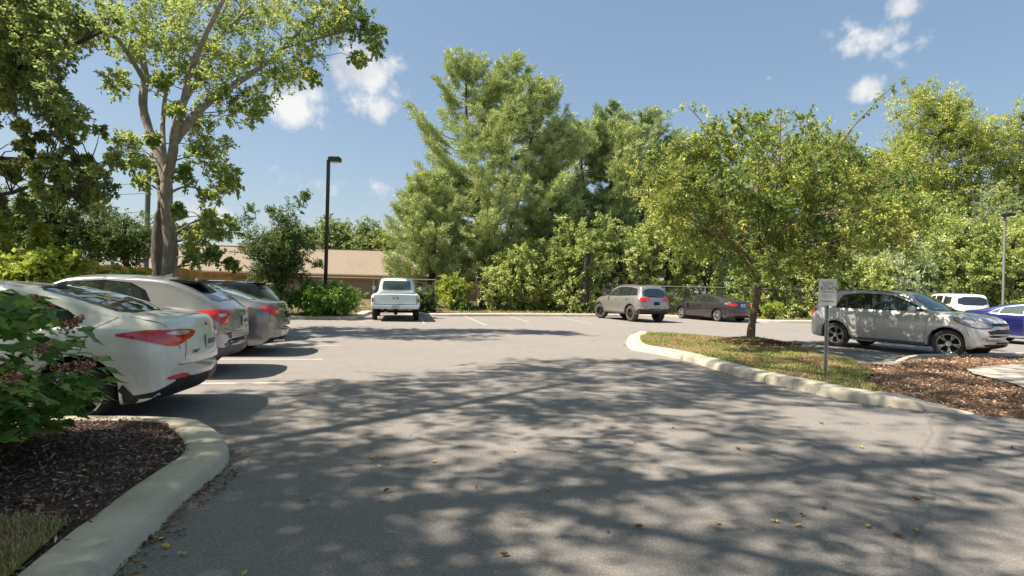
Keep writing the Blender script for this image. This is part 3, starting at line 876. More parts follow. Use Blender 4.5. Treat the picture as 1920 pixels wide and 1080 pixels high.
handles(c, (.25, 1.28), .90, PEARL)
mirror(c, 2.22, 1.0, PEARL)
# tail lights wrap from the flank to the boot lid
LD = (-.72, .69, .12)
tl = rpoly([(-.30, .88, .925), (-.58, .87, .975), (-.84, .78, .98), (-.94, .62, .985), (-.97, .44, .965), (-.98, .40, .935), (-.97, .46, .895), (-.95, .60, .85), (-.90, .72, .80), (-.78, .83, .825), (-.52, .88, .885)], 1)
for o in c.panel('tail_light', tl, LD, MT['red'], .014, True, sp=.03): pass
c.panel('light_lens', rpoly([(-.80, .80, .935), (-.86, .75, .962), (-.93, .64, .968), (-.96, .50, .955), (-.95, .54, .925), (-.91, .68, .918)], 1), LD, MT['clear'], .017, True, sp=.03)
# bumper valance, reflectors
c.panel('bumper_valance', [(-.99, -.62, .47), (-.99, -.30, .44), (-.99, .30, .44), (-.99, .62, .47), (-.95, .62, .24), (-.95, -.62, .24)], (-1, 0, 0), MT['blk'], .006)
c.panel('bumper_valance', [(-.97, .60, .47), (-.90, .72, .42), (-.72, .86, .335), (-.42, .88, .29), (-.36, .88, .29), (-.36, .88, .1), (-.9, .75, .1), (-.97, .60, .1)], (-.6, .8, 0), MT['blk'], .007, True)
c.panel('reflector', rpoly([(-.97, .50, .47), (-.95, .62, .50), (-.88, .77, .475), (-.84, .79, .455), (-.90, .74, .44), (-.96, .56, .445)], 1), (-.8, .6, 0), MT['red'], .012, True, sp=.03)
c.panel('mud_flap', side([(-.34, .30), (-.42, .42), (-.52, .30), (-.50, .17), (-.40, .15)]), SIDE, MT['blk'], .012, True)
c.seam([(-.95, -.62, .60), (-.97, -.45, .57), (-.97, 0, .56), (-.97, .45, .57), (-.95, .62, .60)], (-1, 0, 0), .010)
c.seam([(-.97, .50, .87), (-.97, .52, .72), (-.95, .55, .58)], (-1, 0, 0), .007, both=True)
c.seam([(-.93, .64, 1.0), (-.80, .70, 1.06), (-.55, .72, 1.10), (-.40, .70, 1.14)], (-.3, .2, .9), .007, both=True)
plate(c, .80, w=.31, h=.155)
h, _ = c.hit((0, 0, .99), (-1, 0, 0))
if h: 
    Mf = frame_on(h + Vector((-.004, 0, 0)), (-1, 0, .25))
    bm = bmesh.new()
    for k in range(24):
        a0, a1 = 2 * PI * k / 24, 2 * PI * (k + 1) / 24
        q = [Mf @ Vector((r * 1.9 * math.cos(a), r * math.sin(a), z)) for r, a, z in ((.032, a0, .004), (.032, a1, .004), (.026, a1, .006), (.026, a0, .006))]
        bm.faces.new([bm.verts.new(p) for p in q])
    from_bm('badge', bm, MT['chrome'], c.root)
    text_obj('badge_lettering', 'KIA', .034, MT['blkgloss'], Mf @ Matrix.Translation((0, 0, .004)), c.root)
h, _ = c.hit((0, .36, .71), (-1, 0, 0))
if h: text_obj('badge_lettering', 'FORTE', .052, MT['blk'], frame_on(h + Vector((-.004, 0, 0)), (-1, .12, 0)), c.root)
c.panel('headlight', rpoly([(3.1, .85, .74), (3.35, .78, .72), (3.5, .62, .66), (3.54, .5, .60), (3.45, .7, .58), (3.2, .86, .64)], 1), (.75, .66, .1), MT['lamp'], .01, True)
c.panel('grille', rpoly([(3.6, -.45, .62), (3.6, .45, .62), (3.6, .40, .52), (3.6, -.40, .52)], 1), (1, 0, 0), MT['blk'], .006)
antenna(c, .62)

# ---------------------------------------------------------------- 2. silver crossover with floating roof, second on the left
SILV = m_paint('silver_white_paint', (.25, .26, .275), .55, .28)
S = suv_spec(R=.345, Ra=.405, wh=(0, 2.64),
    top=[(-.86, .60), (-.855, .72), (-.84, .86), (-.83, 1.00), (-.80, 1.05), (-.70, 1.12), (-.56, 1.22), (-.30, 1.36), (-.02, 1.48), (.15, 1.525), (.6, 1.56), (1.1, 1.565), (1.5, 1.53), (1.85, 1.40), (2.4, 1.12), (2.58, 1.06), (3.0, 1.0), (3.25, .92), (3.4, .78), (3.48, .58)],
    bot=[(-.86, .50), (-.82, .38), (-.7, .30), (-.5, .25), (0, .22), (2.7, .22), (3.2, .25), (3.4, .32), (3.48, .46)],
    w=[(-.86, .70), (-.80, .79), (-.65, .85), (-.3, .895), (0, .90), (1.3, .885), (2.6, .895), (3.05, .87), (3.3, .79), (3.48, .62)],
    sh=[(-.86, .56), (-.80, .90), (-.6, .99), (0, 1.03), (.6, 1.0), (1.5, .97), (2.5, .94), (3.0, .88), (3.3, .74), (3.48, .53)], fbu=1.2, cowl=2.55, rbu=.2, bR=.16, tum=.34)
c = Car('parked_car', S, SILV, (-5.30, 9.40), A, 'silver hatchback crossover with sharp red boomerang tail lights, second parked car on the left', 'car')
c.wheels(MT['alloy'], 5, None, .215)
c.panel('window_trim', side([(.28, 1.14), (.40, 1.33), (.62, 1.44), (1.0, 1.475), (1.45, 1.44), (1.75, 1.34), (2.2, 1.12), (2.32, 1.03), (1.4, 1.03), (.5, 1.07)]), SIDE, MT['blkgloss'], .003, True)
c.panel('side_window', side([(.48, 1.34), (.66, 1.42), (.98, 1.452), (.98, 1.065), (.50, 1.09), (.38, 1.15)]), SIDE, MT['glass'], .006, True)
c.panel('side_window', side([(1.06, 1.452), (1.44, 1.42), (1.7, 1.33), (2.08, 1.13), (2.15, 1.055), (1.06, 1.06)]), SIDE, MT['glass'], .006, True)
c.panel('roof_skin', rpoly([(-.05, -.52, 1.5), (-.08, 0, 1.5), (-.05, .52, 1.5), (.8, .6, 1.55), (1.5, .55, 1.53), (1.5, -.55, 1.53), (.8, -.6, 1.55)], 1), (0, 0, 1), m_paint('silver_roof_paint', (.42, .43, .45), .6, .25), .006, sp=.09)
c.panel('rear_window', rpoly([(-.58, -.60, 1.19), (-.62, 0, 1.19), (-.58, .60, 1.19), (-.35, .56, 1.33), (-.10, .50, 1.44), (-.08, 0, 1.45), (-.10, -.50, 1.44), (-.35, -.56, 1.33)], 1), (-.6, 0, .8), MT['glass'], .006)
# roof spoiler standing off the tailgate
bm = bmesh.new()
for (x0_, x1_, z0_, z1_) in ((0,0,0,0),):
    V = [(-.34, -.52, 1.47), (-.40, 0, 1.485), (-.34, .52, 1.47), (.12, .56, 1.505), (.10, 0, 1.55), (.12, -.56, 1.505)]
    t_ = [bm.verts.new(v) for v in V]; b_ = [bm.verts.new((v[0] + .02, v[1] * .98, v[2] - .035)) for v in V]
    bm.faces.new(t_); bm.faces.new(b_[::-1])
    for i in range(6): bm.faces.new((t_[i], b_[i], b_[(i + 1) % 6], t_[(i + 1) % 6]))
bmesh.ops.recalc_face_normals(bm, faces=bm.faces); bmesh.ops.bevel(bm, geom=bm.edges[:], offset=.01, segments=2, affect='EDGES')
from_bm('roof_spoiler', bm, MT['blkgloss'], c.root, 40)
wiper(c, (-.60, .0, 1.19), (-.48, -.40, 1.22), (-.6, 0, .8))
LD = (-.75, .66, .1)
c.panel('tail_light', rpoly([(-.28, .90, 1.02), (-.55, .86, 1.05), (-.72, .76, 1.06), (-.83, .60, 1.045), (-.84, .50, 1.03), (-.85, .52, .99), (-.82, .62, .98), (-.80, .68, .93), (-.80, .60, .84), (-.76, .74, .82), (-.66, .82, .90), (-.45, .87, .97)], 1), LD, MT['red'], .016, True, sp=.03)
c.panel('light_lens', rpoly([(-.70, .80, .99), (-.80, .66, 1.0), (-.79, .70, .95), (-.72, .78, .94)], 1), LD, MT['clear'], .02, True, sp=.03)
c.panel('bumper_valance', [(-.87, -.80, .50), (-.87, -.35, .56), (-.87, .35, .56), (-.87, .80, .50), (-.8, .82, .25), (-.8, -.82, .25)], (-1, 0, 0), MT['grey'], .006)
c.panel('bumper_valance', [(-.85, .58, .70), (-.72, .76, .66), (-.45, .86, .52), (-.42, .88, .26), (-.8, .75, .22), (-.86, .55, .4)], (-.7, .7, 0), MT['grey'], .007, True)
c.panel('bumper_corner', rpoly([(-.80, .66, .68), (-.62, .82, .66), (-.58, .84, .52), (-.75, .72, .45), (-.84, .6, .52)], 1), (-.75, .66, 0), m_paint('bumper_corner_paint', (.42, .44, .50), .6, .3), .012, True, sp=.03)
c.panel('arch_trim', arch_ring(0, .345, .405, .055, .26), SIDE, MT['grey'], .01, True)
c.panel('arch_trim', arch_ring(2.64, .345, .405, .055, .26), SIDE, MT['grey'], .01, True)
c.seam([(-.05, .9, 1.06), (.06, .9, .78), (.34, .9, .62), (.46, .9, .42), (.46, .9, .28), (1.02, .9, .27), (1.02, .9, 1.06)], SIDE, both=True)
c.seam([(1.02, .9, .27), (2.12, .9, .27), (2.2, .9, .8), (2.28, .9, 1.0)], SIDE, both=True)
c.seam([(-.83, -.66, .76), (-.86, -.4, .70), (-.86, 0, .69), (-.86, .4, .70), (-.83, .66, .76)], (-1, 0, 0), .01)
handles(c, (1.28,), .94, SILV)
plate(c, .86, y=0.0)
mirror(c, 2.05, 1.05, SILV); antenna(c, .35, mat=SILV)

# ---------------------------------------------------------------- 3. grey mid-size sedan, third on the left
GREY = m_paint('warm_grey_paint', (.19, .19, .20), .7, .26)
S = sedan_spec(wh=(0, 2.76))
c = Car('parked_car', S, GREY, (-5.78, 12.15), A, 'grey metallic sedan with chrome trim under its boot lid, third parked car on the left', 'car')
c.wheels(MT['alloy'], 5, None, .215, style='split')
c.panel('window_trim', side(dlo), SIDE, MT['chrome'], .003, True)
c.panel('side_window', side([(.07, 1.055), (.45, 1.24), (.85, 1.325), (.98, 1.335), (.98, 1.02), (.1, 1.03)]), SIDE, MT['glass'], .006, True)
c.panel('side_window', side([(1.06, 1.336), (1.3, 1.34), (1.73, 1.315), (2.0, 1.25), (2.38, 1.07), (2.44, .995), (1.06, 1.01)]), SIDE, MT['glass'], .006, True)
c.panel('rear_window', rpoly([(-.40, -.62, 1.15), (-.46, 0, 1.15), (-.40, .62, 1.15), (.12, .60, 1.29), (.58, .53, 1.39), (.62, 0, 1.40), (.58, -.53, 1.39), (.12, -.60, 1.29)], 1), (-.55, 0, .83), MT['glassteal'], .005)
c.panel('windscreen', rpoly([(2.72, -.66, 1.05), (2.8, 0, 1.05), (2.72, .66, 1.05), (2.0, .52, 1.38), (2.0, 0, 1.38), (2.0, -.52, 1.38)], 1), (.45, 0, .9), MT['glass'], .005)
LD = (-.74, .67, .1)
c.panel('tail_light', rpoly([(-.62, .87, .99), (-.80, .80, 1.02), (-.92, .62, 1.01), (-.95, .52, .97), (-.95, .55, .86), (-.93, .68, .82), (-.84, .80, .86), (-.72, .85, .93)], 1), LD, MT['red'], .016, True, sp=.03)
c.panel('light_lens', rpoly([(-.90, .70, .94), (-.95, .56, .93), (-.95, .58, .87), (-.91, .70, .88)], 1), LD, MT['clear'], .02, True, sp=.03)
c.panel('chrome_strip', [(-.97, -.55, .965), (-.97, .55, .965), (-.97, .55, .925), (-.97, -.55, .925)], (-1, 0, 0), MT['chrome'], .012)
c.panel('bumper_valance', [(-.99, -.75, .36), (-.99, .75, .36), (-.95, .75, .22), (-.95, -.75, .22)], (-1, 0, 0), MT['blk'], .006)
c.seam([(-.95, -.62, .64), (-.97, 0, .61), (-.95, .62, .64)], (-1, 0, 0), .012)
c.seam([(-.93, .64, 1.0), (-.80, .70, 1.06), (-.55, .72, 1.10), (-.40, .70, 1.14)], (-.3, .2, .9), .008, both=True)
plate(c, .82, mat=MT['blkgloss'])
rod('exhaust_pipe', (-1.0, .55, .30), (-.7, .55, .30), .03, MT['chrome'], c.root)
mirror(c, 2.22, 1.0, GREY)

# ---------------------------------------------------------------- 4. dark hatchback, last on the left
DARK = m_paint('dark_blue_grey_paint', (.035, .038, .05), .6, .25)
S = suv_spec(R=.33, Ra=.39, wh=(0, 2.6),
    top=[(-.76, .60), (-.755, .72), (-.74, .90), (-.68, 1.04), (-.60, 1.14), (-.44, 1.32), (-.30, 1.44), (-.22, 1.475), (.2, 1.50), (.8, 1.52), (1.3, 1.49), (1.7, 1.38), (2.3, 1.08), (2.5, 1.02), (2.95, .94), (3.2, .85), (3.4, .70), (3.45, .56)],
    bot=[(-.76, .48), (-.70, .34), (-.5, .24), (0, .2), (2.7, .2), (3.2, .22), (3.38, .30), (3.45, .45)],
    w=[(-.76, .70), (-.70, .78), (-.55, .84), (-.3, .87), (0, .88), (1.3, .88), (2.6, .875), (3.05, .84), (3.3, .76), (3.45, .60)],
    sh=[(-.76, .56), (-.70, .86), (-.5, .94), (0, .97), (1.5, .94), (2.5, .90), (3.0, .83), (3.3, .68), (3.45, .52)], fbu=1.2, cowl=2.5, rbu=.1)
c = Car('parked_car', S, DARK, (-6.95, 15.15), A, 'dark blue-grey hatchback with rear roof spoiler, farthest of the parked cars on the left', 'car')
c.wheels(MT['alloy'], 5)
c.panel('window_trim', side([(-.35, 1.12), (-.1, 1.34), (.5, 1.42), (1.0, 1.43), (1.4, 1.38), (1.7, 1.28), (2.2, 1.04), (2.3, .97), (.4, 1.0)]), SIDE, MT['blkgloss'], .003, True)
c.panel('side_window', side([(.1, 1.36), (.98, 1.41), (.98, 1.01), (.1, 1.04)]), SIDE, MT['glass'], .006, True)
c.panel('side_window', side([(1.06, 1.41), (1.4, 1.36), (1.7, 1.25), (2.1, 1.02), (1.06, 1.0)]), SIDE, MT['glass'], .006, True)
c.panel('rear_window', rpoly([(-.66, -.60, 1.06), (-.66, .60, 1.06), (-.34, .52, 1.40), (-.34, -.52, 1.40)], 1), (-.9, 0, .4), MT['glassteal'], .006)
bm = bmesh.new(); V = [(-.50, -.50, 1.47), (-.54, 0, 1.485), (-.50, .50, 1.47), (-.05, .56, 1.47), (-.05, 0, 1.52), (-.05, -.56, 1.47)]
t_ = [bm.verts.new(v) for v in V]; b_ = [bm.verts.new((v[0] + .02, v[1] * .98, v[2] - .04)) for v in V]
bm.faces.new(t_); bm.faces.new(b_[::-1])
for i in range(6): bm.faces.new((t_[i], b_[i], b_[(i + 1) % 6], t_[(i + 1) % 6]))
bmesh.ops.recalc_face_normals(bm, faces=bm.faces)
from_bm('roof_spoiler', bm, DARK, c.root, 30)
c.panel('tail_light', rpoly([(-.50, .84, 1.0), (-.70, .72, 1.0), (-.74, .56, .95), (-.74, .60, .84), (-.62, .80, .84)], 1), (-.74, .67, .1), MT['red'], .014, True)
plate(c, .66)

# ---------------------------------------------------------------- 5. silver SUV on the right
SUVP = m_paint('silver_suv_paint', (.60, .60, .60), .4, .27, dirt=.10)
S = suv_spec()
EQ = dict(x=10.38, y=17.35, a=hd(.50, -.866))
c = Car('parked_car', S, SUVP, (EQ['x'], EQ['y']), EQ['a'], 'silver SUV with muddy front wheels and black grille, standing right of the sign post', 'car')
c.wheels(MT['alloy'], 5, MT['rubberdust'], .235, steer=.28, style='split', Rr=.245)
dl = [(-.52, 1.24), (-.32, 1.50), (-.1, 1.555), (.6, 1.60), (1.2, 1.59), (1.55, 1.54), (1.95, 1.36), (2.38, 1.15), (2.44, 1.09), (1.4, 1.11), (.2, 1.13), (-.1, 1.15)]
c.panel('window_trim', side([(-.04, 1.16), (.03, 1.42), (.12, 1.545), (.6, 1.595), (1.2, 1.585), (1.52, 1.54), (1.95, 1.37), (2.30, 1.20), (2.36, 1.15), (1.4, 1.145)]), SIDE, MT['blkgloss'], .003, True)
c.panel('side_window', side([(.30, 1.53), (.6, 1.57), (1.08, 1.565), (1.08, 1.17), (.26, 1.18)]), SIDE, MT['glass'], .006, True)
c.panel('side_window', side([(1.18, 1.563), (1.5, 1.515), (1.92, 1.34), (2.18, 1.22), (2.24, 1.17), (1.18, 1.17)]), SIDE, MT['glassteal'], .006, True)
c.panel('side_window', side([(.0, 1.17), (.08, 1.38), (.16, 1.50), (.25, 1.515), (.21, 1.19)]), SIDE, MT['glass'], .006, True)
c.panel('side_window', rpoly(side([(-.62, 1.30), (-.36, 1.50), (-.10, 1.52), (-.18, 1.40), (-.34, 1.30)]), 1), SIDE, MT['glass'], .006, True)
c.panel('windscreen', rpoly([(2.60, -.72, 1.17), (2.68, 0, 1.17), (2.60, .72, 1.17), (1.85, .56, 1.58), (1.80, 0, 1.60), (1.85, -.56, 1.58)], 1), (.5, 0, .87), MT['glassteal'], .006)
c.panel('rear_window', rpoly([(-.86, -.62, 1.14), (-.86, .62, 1.14), (-.62, .56, 1.54), (-.62, -.56, 1.54)], 1), (-.9, 0, .35), MT['glass'], .006)
# instrument panel top and steering wheel glimpsed behind the windscreen are too dim to tell; wipers show
wiper(c, (2.66, .1, 1.16), (2.50, -.55, 1.20), (.6, 0, .8)); wiper(c, (2.64, .65, 1.16), (2.56, .05, 1.20), (.6, 0, .8))
for o in c.panel('tail_light', rpoly([(-.62, .90, 1.10), (-.80, .84, 1.16), (-.92, .70, 1.10), (-.94, .66, .95), (-.86, .80, .90), (-.70, .88, .98)], 1), (-.66, .75, .1), MT['red'], .014, True, sp=.04): pass
HDD = (.62, .78, .1)
c.panel('headlight_bezel', rpoly([(3.00, .90, 1.045), (3.2, .88, 1.035), (3.46, .80, 1.0), (3.66, .66, .945), (3.73, .50, .895), (3.71, .54, .795), (3.50, .76, .775), (3.27, .86, .825), (3.03, .90, .92)], 1), HDD, MT['blkgloss'], .008, True, sp=.035)
c.panel('headlight', rpoly([(3.02, .90, 1.03), (3.2, .88, 1.02), (3.45, .80, .985), (3.64, .66, .93), (3.72, .52, .885), (3.70, .56, .81), (3.50, .76, .79), (3.28, .86, .84), (3.05, .90, .93)], 1), HDD, MT['lamp'], .014, True, sp=.035)
c.panel('indicator_lens', rpoly([(3.04, .90, 1.01), (3.13, .88, 1.015), (3.15, .88, .95), (3.07, .90, .94)], 1), HDD, MT['amber'], .017, True, sp=.03)
c.panel('grille', rpoly([(3.8, -.52, .915), (3.8, .52, .915), (3.8, .48, .85), (3.8, -.48, .85)], 1), (1, 0, 0), MT['blk'], .006, sp=.04)
gr = c.panel('grille', rpoly([(3.8, -.58, .765), (3.8, .58, .765), (3.8, .46, .55), (3.8, -.46, .55)], 1), (1, 0, 0), MT['blk'], .006, sp=.04)
for z in (.72, .665, .61):
    w_ = .52 - (.765 - z) * .5
    c.panel('grille_bar', [(3.8, -w_, z + .008), (3.8, w_, z + .008), (3.8, w_, z - .008), (3.8, -w_, z - .008)], (1, 0, 0), MT['grey'], .018, parent=gr)
c.panel('lower_intake', rpoly([(3.8, -.62, .40), (3.8, .62, .40), (3.8, .55, .31), (3.8, -.55, .31)], 1), (1, 0, 0), MT['blk'], .006, sp=.05)
bow = [(-.085, .018), (-.03, .018), (-.025, .032), (.025, .032), (.03, .018), (.085, .018), (.075, -.018), (.03, -.018), (.025, -.032), (-.025, -.032), (-.03, -.018), (-.095, -.018)]
c.panel('badge', [(3.8, y, .807 + z) for y, z in bow], (1, 0, 0), flat('gold_badge', (.55, .30, .12), .3, metal=.5), .02, sp=.03)
fog = c.panel('fog_light_bezel', rpoly([(3.50, .78, .56), (3.68, .62, .56), (3.72, .52, .53), (3.70, .60, .48), (3.52, .76, .48)], 1), HDD, MT['chrome'], .010, True, sp=.03)
c.panel('fog_light', rpoly([(3.53, .76, .545), (3.63, .68, .545), (3.64, .67, .50), (3.54, .75, .50)], 1), HDD, MT['lamp'], .018, True, sp=.03)
plate_h, _ = c.hit((0, 0, .60), (1, 0, 0))
c.seam([(-.05, .9, 1.13), (-.02, .9, .86), (.22, .9, .76), (.42, .9, .58), (.46, .9, .34), (1.13, .9, .33), (1.13, .9, 1.12)], SIDE, .009, both=True)
c.seam([(1.13, .9, .33), (2.34, .9, .33), (2.40, .9, .8), (2.44, .9, 1.05)], SIDE, .009, both=True)
c.seam([(2.62, .80, 1.08), (3.0, .82, 1.03), (3.4, .74, .95), (3.62, .55, .88), (3.72, .2, .84), (3.74, 0, .84)], (.4, .5, .8), .009, both=True)
c.seam([(3.26, .9, .80), (3.30, .88, .66), (3.32, .88, .55)], (.4, .9, 0), .008, both=True)
c.panel('sill_moulding', side([(.46, .345), (2.36, .345), (2.36, .27), (.46, .27)]), SIDE, MT['grey'], .02, True, sp=.08)
c.panel('body_side_moulding', side([(.52, .53), (2.38, .50), (2.38, .455), (.50, .485)]), SIDE, SUVP, .018, True, sp=.08)
c.panel('arch_trim', arch_ring(0, .36, .43, .03, .3), SIDE, SUVP, .02, True, sp=.035)
c.panel('arch_trim', arch_ring(2.86, .36, .43, .03, .3), SIDE, SUVP, .02, True, sp=.035)
handles(c, (.34, 1.42), 1.02, SUVP)
mirror(c, 2.12, 1.20, SUVP, .96, (.12, .25, .17))
for sg in (1, -1):
    pts = []
    for x in np.linspace(-.25, 1.45, 12):
        h_, _ = c.hit((x, sg * .62, 1.7), (0, sg * .35, 1)); pts.append(h_ + Vector((0, 0, .045 * math.sin(PI * (x + .25) / 1.7) ** .35)))
    T = Tubes(); T.add(pts, [.016] * 12, 8); link('roof_rail', T.mesh('roof_rail'), MT['grey'], c.root, 180)
antenna(c, .1, 1.7, SUVP)

# ---------------------------------------------------------------- 6. blue sedan behind it
BLUE = m_paint('deep_blue_paint', (.008, .016, .15), .5, .22)
S = sedan_spec()
bx, by = 17.5, 20.5
c = Car('parked_car', S, BLUE, (bx, by), EQ['a'], 'deep blue sedan parked beyond the silver SUV, cut by the right edge', 'car')
c.wheels(MT['alloy'], 5)
c.panel('window_trim', side(dlo), SIDE, MT['chrome'], .003, True)
c.panel('side_window', side([(.07, 1.055), (.2, 1.14), (.34, 1.2), (.27, 1.04)]), SIDE, MT['glassteal'], .006, True)
c.panel('side_window', side([(.42, 1.255), (.85, 1.325), (.98, 1.335), (.98, 1.02), (.35, 1.03), (.30, 1.06)]), SIDE, MT['glassteal'], .006, True)
c.panel('side_window', side([(1.06, 1.336), (1.3, 1.34), (1.73, 1.315), (2.0, 1.25), (2.38, 1.07), (2.44, .995), (1.06, 1.01)]), SIDE, MT['glassteal'], .006, True)
c.panel('windscreen', rpoly([(2.72, -.66, 1.05), (2.8, 0, 1.05), (2.72, .66, 1.05), (2.0, .52, 1.38), (2.0, 0, 1.38), (2.0, -.52, 1.38)], 1), (.45, 0, .9), MT['glassteal'], .005)
c.panel('rear_window', rpoly([(-.40, -.62, 1.15), (-.40, .62, 1.15), (.58, .53, 1.39), (.58, -.53, 1.39)], 1), (-.55, 0, .83), MT['glassteal'], .005)
c.seam([(1.02, .9, .25), (1.02, .9, 1.0)], SIDE, .009, both=True); c.seam([(.42, .9, .40), (.42, .9, .25), (2.22, .9, .25), (2.30, .9, .7), (2.36, .9, .96)], SIDE, .009, both=True)
c.panel('sill_moulding', side([(.46, .30), (2.30, .30), (2.30, .24), (.46, .24)]), SIDE, MT['chrome'], .02, True, sp=.08)
c.panel('headlight', rpoly([(3.1, .85, .74), (3.35, .78, .72), (3.5, .62, .66), (3.54, .5, .60), (3.45, .7, .58), (3.2, .86, .64)], 1), (.75, .66, .1), MT['lamp'], .01, True)
handles(c, (.25, 1.28), .90, MT['chrome']); mirror(c, 2.22, 1.0, BLUE)

# ---------------------------------------------------------------- 7. grey lifted SUV at the back
GSUV = m_paint('grey_suv_paint', (.34, .335, .325), .6, .3, dirt=.1)
S = suv_spec(R=.40, Ra=.475, wh=(0, 2.915),
    top=[(-.93, .72), (-.925, .84), (-.91, 1.0), (-.86, 1.17), (-.76, 1.36), (-.60, 1.66), (-.52, 1.745), (0, 1.80), (.7, 1.815), (1.3, 1.80), (1.7, 1.73), (2.1, 1.52), (2.5, 1.30), (2.65, 1.25), (3.2, 1.20), (3.55, 1.12), (3.72, 1.0), (3.78, .85), (3.80, .66)],
    bot=[(-.93, .60), (-.88, .46), (-.7, .40), (0, .36), (2.9, .36), (3.5, .40), (3.7, .46), (3.80, .56)],
    sh=[(-.93, .68), (-.86, 1.08), (-.7, 1.16), (0, 1.18), (1.6, 1.15), (2.6, 1.12), (3.2, 1.08), (3.6, .95), (3.80, .62)], tum=.27)
jr = G(1183, 603).xy; ja = hd(-.37, .93); jd = Vector((math.cos(ja), math.sin(ja))); jl = Vector((-jd.y, jd.x))
jc = jr - jl * .82
c = Car('parked_car', S, GSUV, (jc.x, jc.y), ja, 'lifted grey SUV with black rims parked at the back kerb before the vine-covered trees', 'car')
c.wheels(MT['alloydark'], 5, MT['rubberdust'], .27, steer=.35, Rr=.22)
c.panel('window_trim', side([(-.44, 1.30), (-.32, 1.60), (.2, 1.68), (.8, 1.70), (1.3, 1.68), (1.65, 1.58), (2.1, 1.36), (2.2, 1.24), (1.0, 1.24)]), SIDE, MT['blkgloss'], .003, True)
c.panel('side_window', side([(-.38, 1.31), (-.28, 1.57), (.16, 1.62), (.14, 1.27)]), SIDE, MT['glass'], .006, True)
c.panel('side_window', side([(.26, 1.64), (1.0, 1.665), (1.0, 1.255), (.26, 1.27)]), SIDE, MT['glass'], .006, True)
c.panel('side_window', side([(1.08, 1.665), (1.3, 1.65), (1.6, 1.55), (2.05, 1.33), (2.08, 1.255), (1.08, 1.255)]), SIDE, MT['glass'], .006, True)
c.panel('rear_window', rpoly([(-.90, -.66, 1.24), (-.90, .66, 1.24), (-.66, .58, 1.64), (-.66, -.58, 1.64)], 1), (-.9, 0, .35), MT['glass'], .006)
c.panel('tail_light', rpoly([(-.62, .90, 1.18), (-.80, .84, 1.22), (-.90, .66, 1.22), (-.92, .44, 1.20), (-.92, .46, 1.06), (-.90, .68, 1.00), (-.82, .82, 1.03), (-.66, .90, 1.08)], 1), (-.72, .69, .1), MT['red'], .014, True, sp=.04)
c.panel('reflector', [(-.9, .52, .78), (-.86, .70, .78), (-.86, .70, .72), (-.9, .52, .72)], (-.8, .5, 0), MT['red'], .01, True)
c.panel('bumper_valance', [(-.95, -.84, .66), (-.95, .84, .66), (-.9, .84, .45), (-.9, -.84, .45)], (-1, 0, 0), MT['blk'], .006)
c.panel('bumper_valance', [(-.92, .55, .66), (-.7, .85, .66), (-.5, .9, .56), (-.5, .9, .42), (-.9, .55, .42)], (-.6, .8, 0), MT['blk'], .008, True)
c.panel('arch_trim', arch_ring(0, .40, .475, .05, .42), SIDE, MT['grey'], .016, True, sp=.04)
c.panel('arch_trim', arch_ring(2.915, .40, .475, .05, .42), SIDE, MT['grey'], .016, True, sp=.04)
c.panel('sill_moulding', side([(.5, .46), (2.4, .46), (2.4, .38), (.5, .38)]), SIDE, MT['grey'], .016, True, sp=.08)
c.seam([(1.04, .9, .4), (1.04, .9, 1.2)], SIDE, .012, both=True); c.seam([(.5, .9, .5), (.3, .9, .85), (.22, .9, 1.2)], SIDE, .012, both=True)
c.seam([(2.4, .9, .45), (2.4, .9, 1.1)], SIDE, .012, both=True)
plate(c, .92, mat=MT['blkgloss']); handles(c, (.32, 1.3), 1.10, GSUV); mirror(c, 2.05, 1.30, GSUV)
for sg in (1, -1):
    pts = []
    for x in np.linspace(-.35, 1.4, 12):
        h_, _ = c.hit((x, sg * .60, 1.7), (0, sg * .35, 1)); pts.append(h_ + Vector((0, 0, .05 * math.sin(PI * (x + .35) / 1.75) ** .35)))
    T = Tubes(); T.add(pts, [.018] * 12, 8); link('roof_rail', T.mesh('roof_rail'), MT['grey'], c.root, 180)
wiper(c, (-.88, 0, 1.27), (-.85, .45, 1.30), (-.9, 0, .35))

# ---------------------------------------------------------------- 8. dark sedan at the back
DSED = m_paint('dark_plum_grey_paint', (.05, .045, .055), .5, .25)
S = sedan_spec(wh=(0, 2.74))
jr = G(1346, 603).xy; ja = hd(-.42, .91); jd = Vector((math.cos(ja), math.sin(ja))); jl = Vector((-jd.y, jd.x)); jc = jr - jl * .78
c = Car('parked_car', S, DSED, (jc.x, jc.y), ja, 'dark grey sedan at the back kerb, left of the small tree trunk', 'car')
c.wheels(MT['alloy'], 10, None, .215, Rr=.235)
c.panel('window_trim', side(dlo), SIDE, MT['chrome'], .003, True)
c.panel('side_window', side([(-.14, 1.05), (.34, 1.225), (.23, 1.035)]), SIDE, MT['glass'], .006, True)
c.panel('side_window', side([(.40, 1.25), (.85, 1.325), (.98, 1.335), (.98, 1.02), (.30, 1.03)]), SIDE, MT['glass'], .006, True)
c.panel('side_window', side([(1.06, 1.336), (1.3, 1.34), (1.73, 1.315), (2.0, 1.25), (2.38, 1.07), (2.44, .995), (1.06, 1.01)]), SIDE, MT['glass'], .006, True)
c.panel('rear_window', rpoly([(-.36, -.62, 1.15), (-.42, 0, 1.15), (-.36, .62, 1.15), (.12, .60, 1.29), (.58, .53, 1.39), (.58, -.53, 1.39), (.12, -.60, 1.29)], 1), (-.55, 0, .83), MT['glass'], .005)
c.panel('tail_light', rpoly([(-.62, .87, .99), (-.80, .80, 1.01), (-.92, .62, 1.0), (-.95, .38, .95), (-.95, .42, .86), (-.93, .66, .82), (-.84, .80, .85), (-.70, .86, .92)], 1), (-.74, .67, .1), MT['red'], .014, True, sp=.04)
plate(c, .87, mat=flat('pale_plate', (.45, .55, .70), .4))
